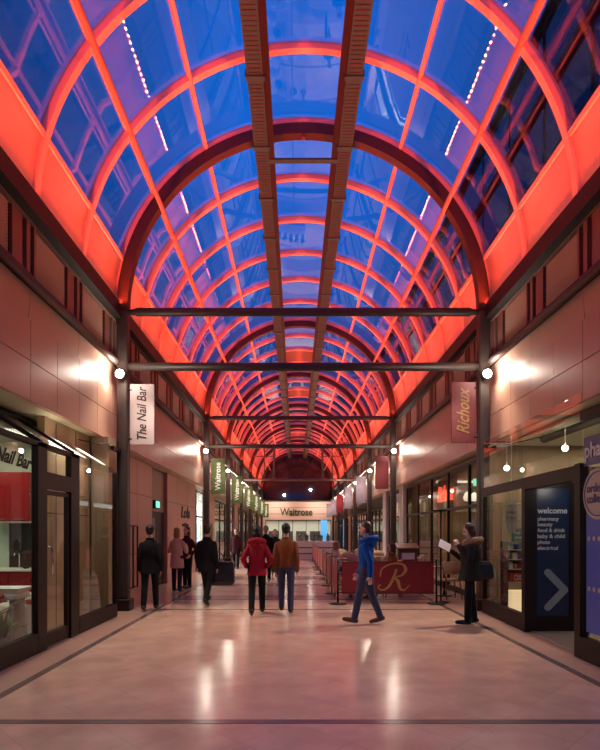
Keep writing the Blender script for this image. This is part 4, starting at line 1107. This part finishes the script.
person('person in a crimson hooded coat and black trousers walking away', (W(257, 10.4), 10.4, .003), .05, 1.67, walk2, pocket, 'coat_red', 'coat_black', hair='hair_black', style='bob', hem=.76, hood='coat_red', fem=True)
person('person in a brown jacket and blue jeans walking away', (W(286, 10.6), 10.6, .003), -.05, 1.70, ((.22, .05), (-.12, .15)), hang, 'coat_brown', 'denim', hair='hair_black', hem=.86)
person('person in a bright blue jacket and jeans striding in front of the gold R banner', (W(366, 9.35), 9.35, .003), R(75), 1.72, ((.24, .04), (-.20, .16)), walkarms, 'coat_blue', 'denim', shoe='shoe_brown', hair='hair_brown', hem=.86, hood='coat_blue', skin='skin_pale')
person('person in black, nearest figure on the nail bar side, walking away', (W(150, 11.0), 11.0, .003), .1, 1.68, ((-.15, .12), (.18, .05)), hang, 'coat_black', 'coat_black', hair='hair_black', hem=.72, wide=.95)
ea, hh, TT, zz = person('person in a black coat with a large black bag beyond the nail bar', (W(207, 11.9), 11.9, .003), -.2, 1.72, walk, hang, 'coat_black', 'coat_black', hair='hair_black', hem=.70)
e = thing('shoulder_bag', 'large black bag carried by the person in the black coat', 'bag', (W(222, 12.0), 12.0, .45))
x = W(223, 12.0)
mb = MB(); mb.loft([[(x + a * sx, 12.0 + b * sy, z) for sx, sy in ((-1, -1), (1, -1), (1.0, 1), (-1, 1))] for a, b, z in ((.22, .09, .42), (.26, .11, .50), (.24, .08, .92), (.22, .05, .95))], smooth=False); mb.build('body', 'leather_black', e)
MB().tube([(x - .18, 12.0, .93), (x - .16, 12.0, 1.10), (x - .10, 12.0, 1.17), (x - .02, 12, 1.10), (x + .05, 12.0, .93)], .014, 8).build('strap', 'leather_black', e)
person('person in a long cream coat and jeans standing by the pink stone wall', (W(177, 14.5), 14.5, .003), -.3, 1.66, stand, ((V3((-.10, .05, -.26)), V3((-.02, .20, -.12))), (V3((.10, .05, -.26)), V3((.02, .20, -.12)))), 'coat_cream', 'denim_dark', hair='hair_blond', style='long', hem=.62, fem=True, skin='skin_pale', wide=1.1)
person('person in a plum jacket standing just behind the cream coat', (W(187, 15.3), 15.3, .003), PI - .5, 1.70, stand, pocket, 'coat_plum', 'coat_black', hair='hair_brown', style='long', hem=.78, fem=True, skin='skin_pale')
person('distant person in plum and black walking near the second glazed shopfront', (W(236, 22.5), 22.5, .003), PI, 1.70, walk, hang, 'coat_plum', 'coat_black', hair='hair_brown', hem=.7, fine=.012)
person('distant person in black seen just behind the crimson coat', (W(266, 17.5), 17.5, .003), PI, 1.74, stand, hang, 'coat_black', 'coat_black', hair='hair_black', hem=.75, fine=.012)
person('distant person in grey seen between the crimson coat and brown jacket', (W(275, 19.5), 19.5, .003), PI, 1.66, walk, hang, 'coat_charcoal', 'denim_dark', hair='hair_brown', hem=.75, fine=.012)
# woman with menu: faces the left of the hall
px, py = W(470, 9.3), 9.3
ew, hands, TT, zh = person('person in a dark parka with a fur hood reading a menu', (px, py, .003), R(82), 1.68, ((.10, .06), (-.08, .06)),
    ((V3((-.06, .06, -.26)), V3((.10, .20, .02))), (V3((.05, .06, -.25)), V3((-.02, .30, -.08)))), 'coat_charcoal', 'coat_black', hair='hair_brown', style='bob', hem=.74, hood='fur', fem=True, head_pitch=.3, skin='skin_pale', wide=1.18, bulk=1.3)
def local_to_world(e, p):
    p = Vector(p) * e.scale.x; c, s = math.cos(e.rotation_euler.z), math.sin(e.rotation_euler.z)
    return Vector((e.location.x + p.x * c - p.y * s, e.location.y + p.x * s + p.y * c, e.location.z + p.z))
wr = local_to_world(ew, hands[1][0] + hands[1][1] * .10)
e = thing('menu_card', 'pink and white menu card held up by the person in the parka', 'menu', wr)
m = Matrix.Translation(wr + Vector((-.03, -.05, .03))) @ Matrix.Rotation(R(28), 4, 'Y') @ Matrix.Rotation(R(55), 4, 'X')
MB().box(-.13, .09, -.085, .085, .004, .008, m).build('sheet', 'paper', e); MB().box(-.14, .10, -.095, .095, -.002, .004, m).build('cover', 'leather_black', e)
sh = local_to_world(ew, (.17, -.10, zh + .02))
e = thing('shoulder_bag', 'dark leather shoulder bag hanging at the back of the parka', 'bag', sh)
bm_ = local_to_world(ew, (.06, -.23, zh + .04))
mb = MB(); c = bm_
mb.loft([[(c.x + a * sx + .02, c.y - .02 + b * sy, c.z + z) for sx, sy in ((-1, -.8), (-.8, -1), (.8, -1), (1, -.8), (1, .8), (.8, 1), (-.8, 1), (-1, .8))] for a, b, z in ((.12, .08, -.17), (.14, .10, -.12), (.12, .08, .08), (.09, .05, .13))], smooth=False); mb.build('body', 'leather_black', e)
s2 = local_to_world(ew, (-.14, -.02, zh + .50))
MB().tube([(c.x - .03, c.y - .03, c.z + .12), (s2.x + .10, s2.y - .02, s2.z - .22), (s2.x + .03, s2.y - .0, s2.z - .02), (s2.x - .03, s2.y + .02, s2.z - .03)], .012, 8).build('strap', 'leather_black', e)
# seated guests on the terrace
sitarms = ((V3((-.06, .05, -.26)), V3((.03, .28, -.24))), (V3((.06, .05, -.26)), V3((-.03, .28, -.24))))
for (ti, side, topm, hr, lab) in ((0, 1, 'coat_brown', 'hair_brown', 'person in brown seated at the nearest terrace table'),
                                  (1, 0, 'coat_cream', 'hair_blond', 'person in a cream top seated at the second terrace table'),
                                  (2, 1, 'coat_plum', 'hair_black', 'person in plum seated at the third terrace table')):
    x, y, rz = seats[ti * 3 + side]
    person(lab, (x, y, .003), rz, 1.66, ((R(88), R(86)), (R(84), R(84))), sitarms, topm, 'denim_dark', hair=hr, style='bob', hem=.86, fine=.012, seat=1)

# ------------------------------------------------------------------ sky
wd = bpy.data.worlds.new('World'); scene.world = wd; wd.use_nodes = True
nt = wd.node_tree; bg = nt.nodes['Background']; L = nt.links.new
tc = nt.nodes.new('ShaderNodeTexCoord'); sp = nt.nodes.new('ShaderNodeSeparateXYZ'); L(tc.outputs['Generated'], sp.inputs[0])
ab = nt.nodes.new('ShaderNodeMath'); ab.operation = 'ABSOLUTE'; L(sp.outputs[0], ab.inputs[0])
mr = nt.nodes.new('ShaderNodeMapRange'); mr.inputs[1].default_value = .08; mr.inputs[2].default_value = .48; L(ab.outputs[0], mr.inputs[0])
cr = nt.nodes.new('ShaderNodeValToRGB'); cr.color_ramp.elements[0].color = (.003, .17, .76, 1); cr.color_ramp.elements[1].color = (.004, .022, .13, 1); L(mr.outputs[0], cr.inputs[0])
nz = nt.nodes.new('ShaderNodeTexNoise'); nz.inputs['Scale'].default_value = 2.5; nz.inputs['Detail'].default_value = 3; L(tc.outputs['Generated'], nz.inputs['Vector'])
m2 = nt.nodes.new('ShaderNodeMapRange'); m2.inputs[1].default_value = .3; m2.inputs[2].default_value = .7; m2.inputs[3].default_value = .85; m2.inputs[4].default_value = 1.15; L(nz.outputs['Fac'], m2.inputs[0])
mx = nt.nodes.new('ShaderNodeVectorMath'); mx.operation = 'SCALE'; L(cr.outputs[0], mx.inputs[0]); L(m2.outputs[0], mx.inputs['Scale'])
L(mx.outputs[0], bg.inputs[0]); bg.inputs[1].default_value = 1.0

# ------------------------------------------------------------------ camera
cam = bpy.data.cameras.new('Camera'); co = bpy.data.objects.new('Camera', cam); COL.objects.link(co)
co.location = (0, 0, 1.6); co.rotation_euler = (R(90), 0, 0)
cam.sensor_fit = 'AUTO'; cam.sensor_width = 36; cam.lens = 540 / 750 * 36
cam.shift_y = (532 - 375) / 750; cam.shift_x = 4 / 750
cam.clip_start = .05; cam.clip_end = 300
scene.camera = co
scene.cycles.use_denoising = True
scene.cycles.max_bounces = 8; scene.cycles.diffuse_bounces = 4; scene.cycles.glossy_bounces = 4; scene.cycles.transparent_max_bounces = 24
scene.cycles.sample_clamp_indirect = 6
scene.cycles.caustics_reflective = False; scene.cycles.caustics_refractive = False
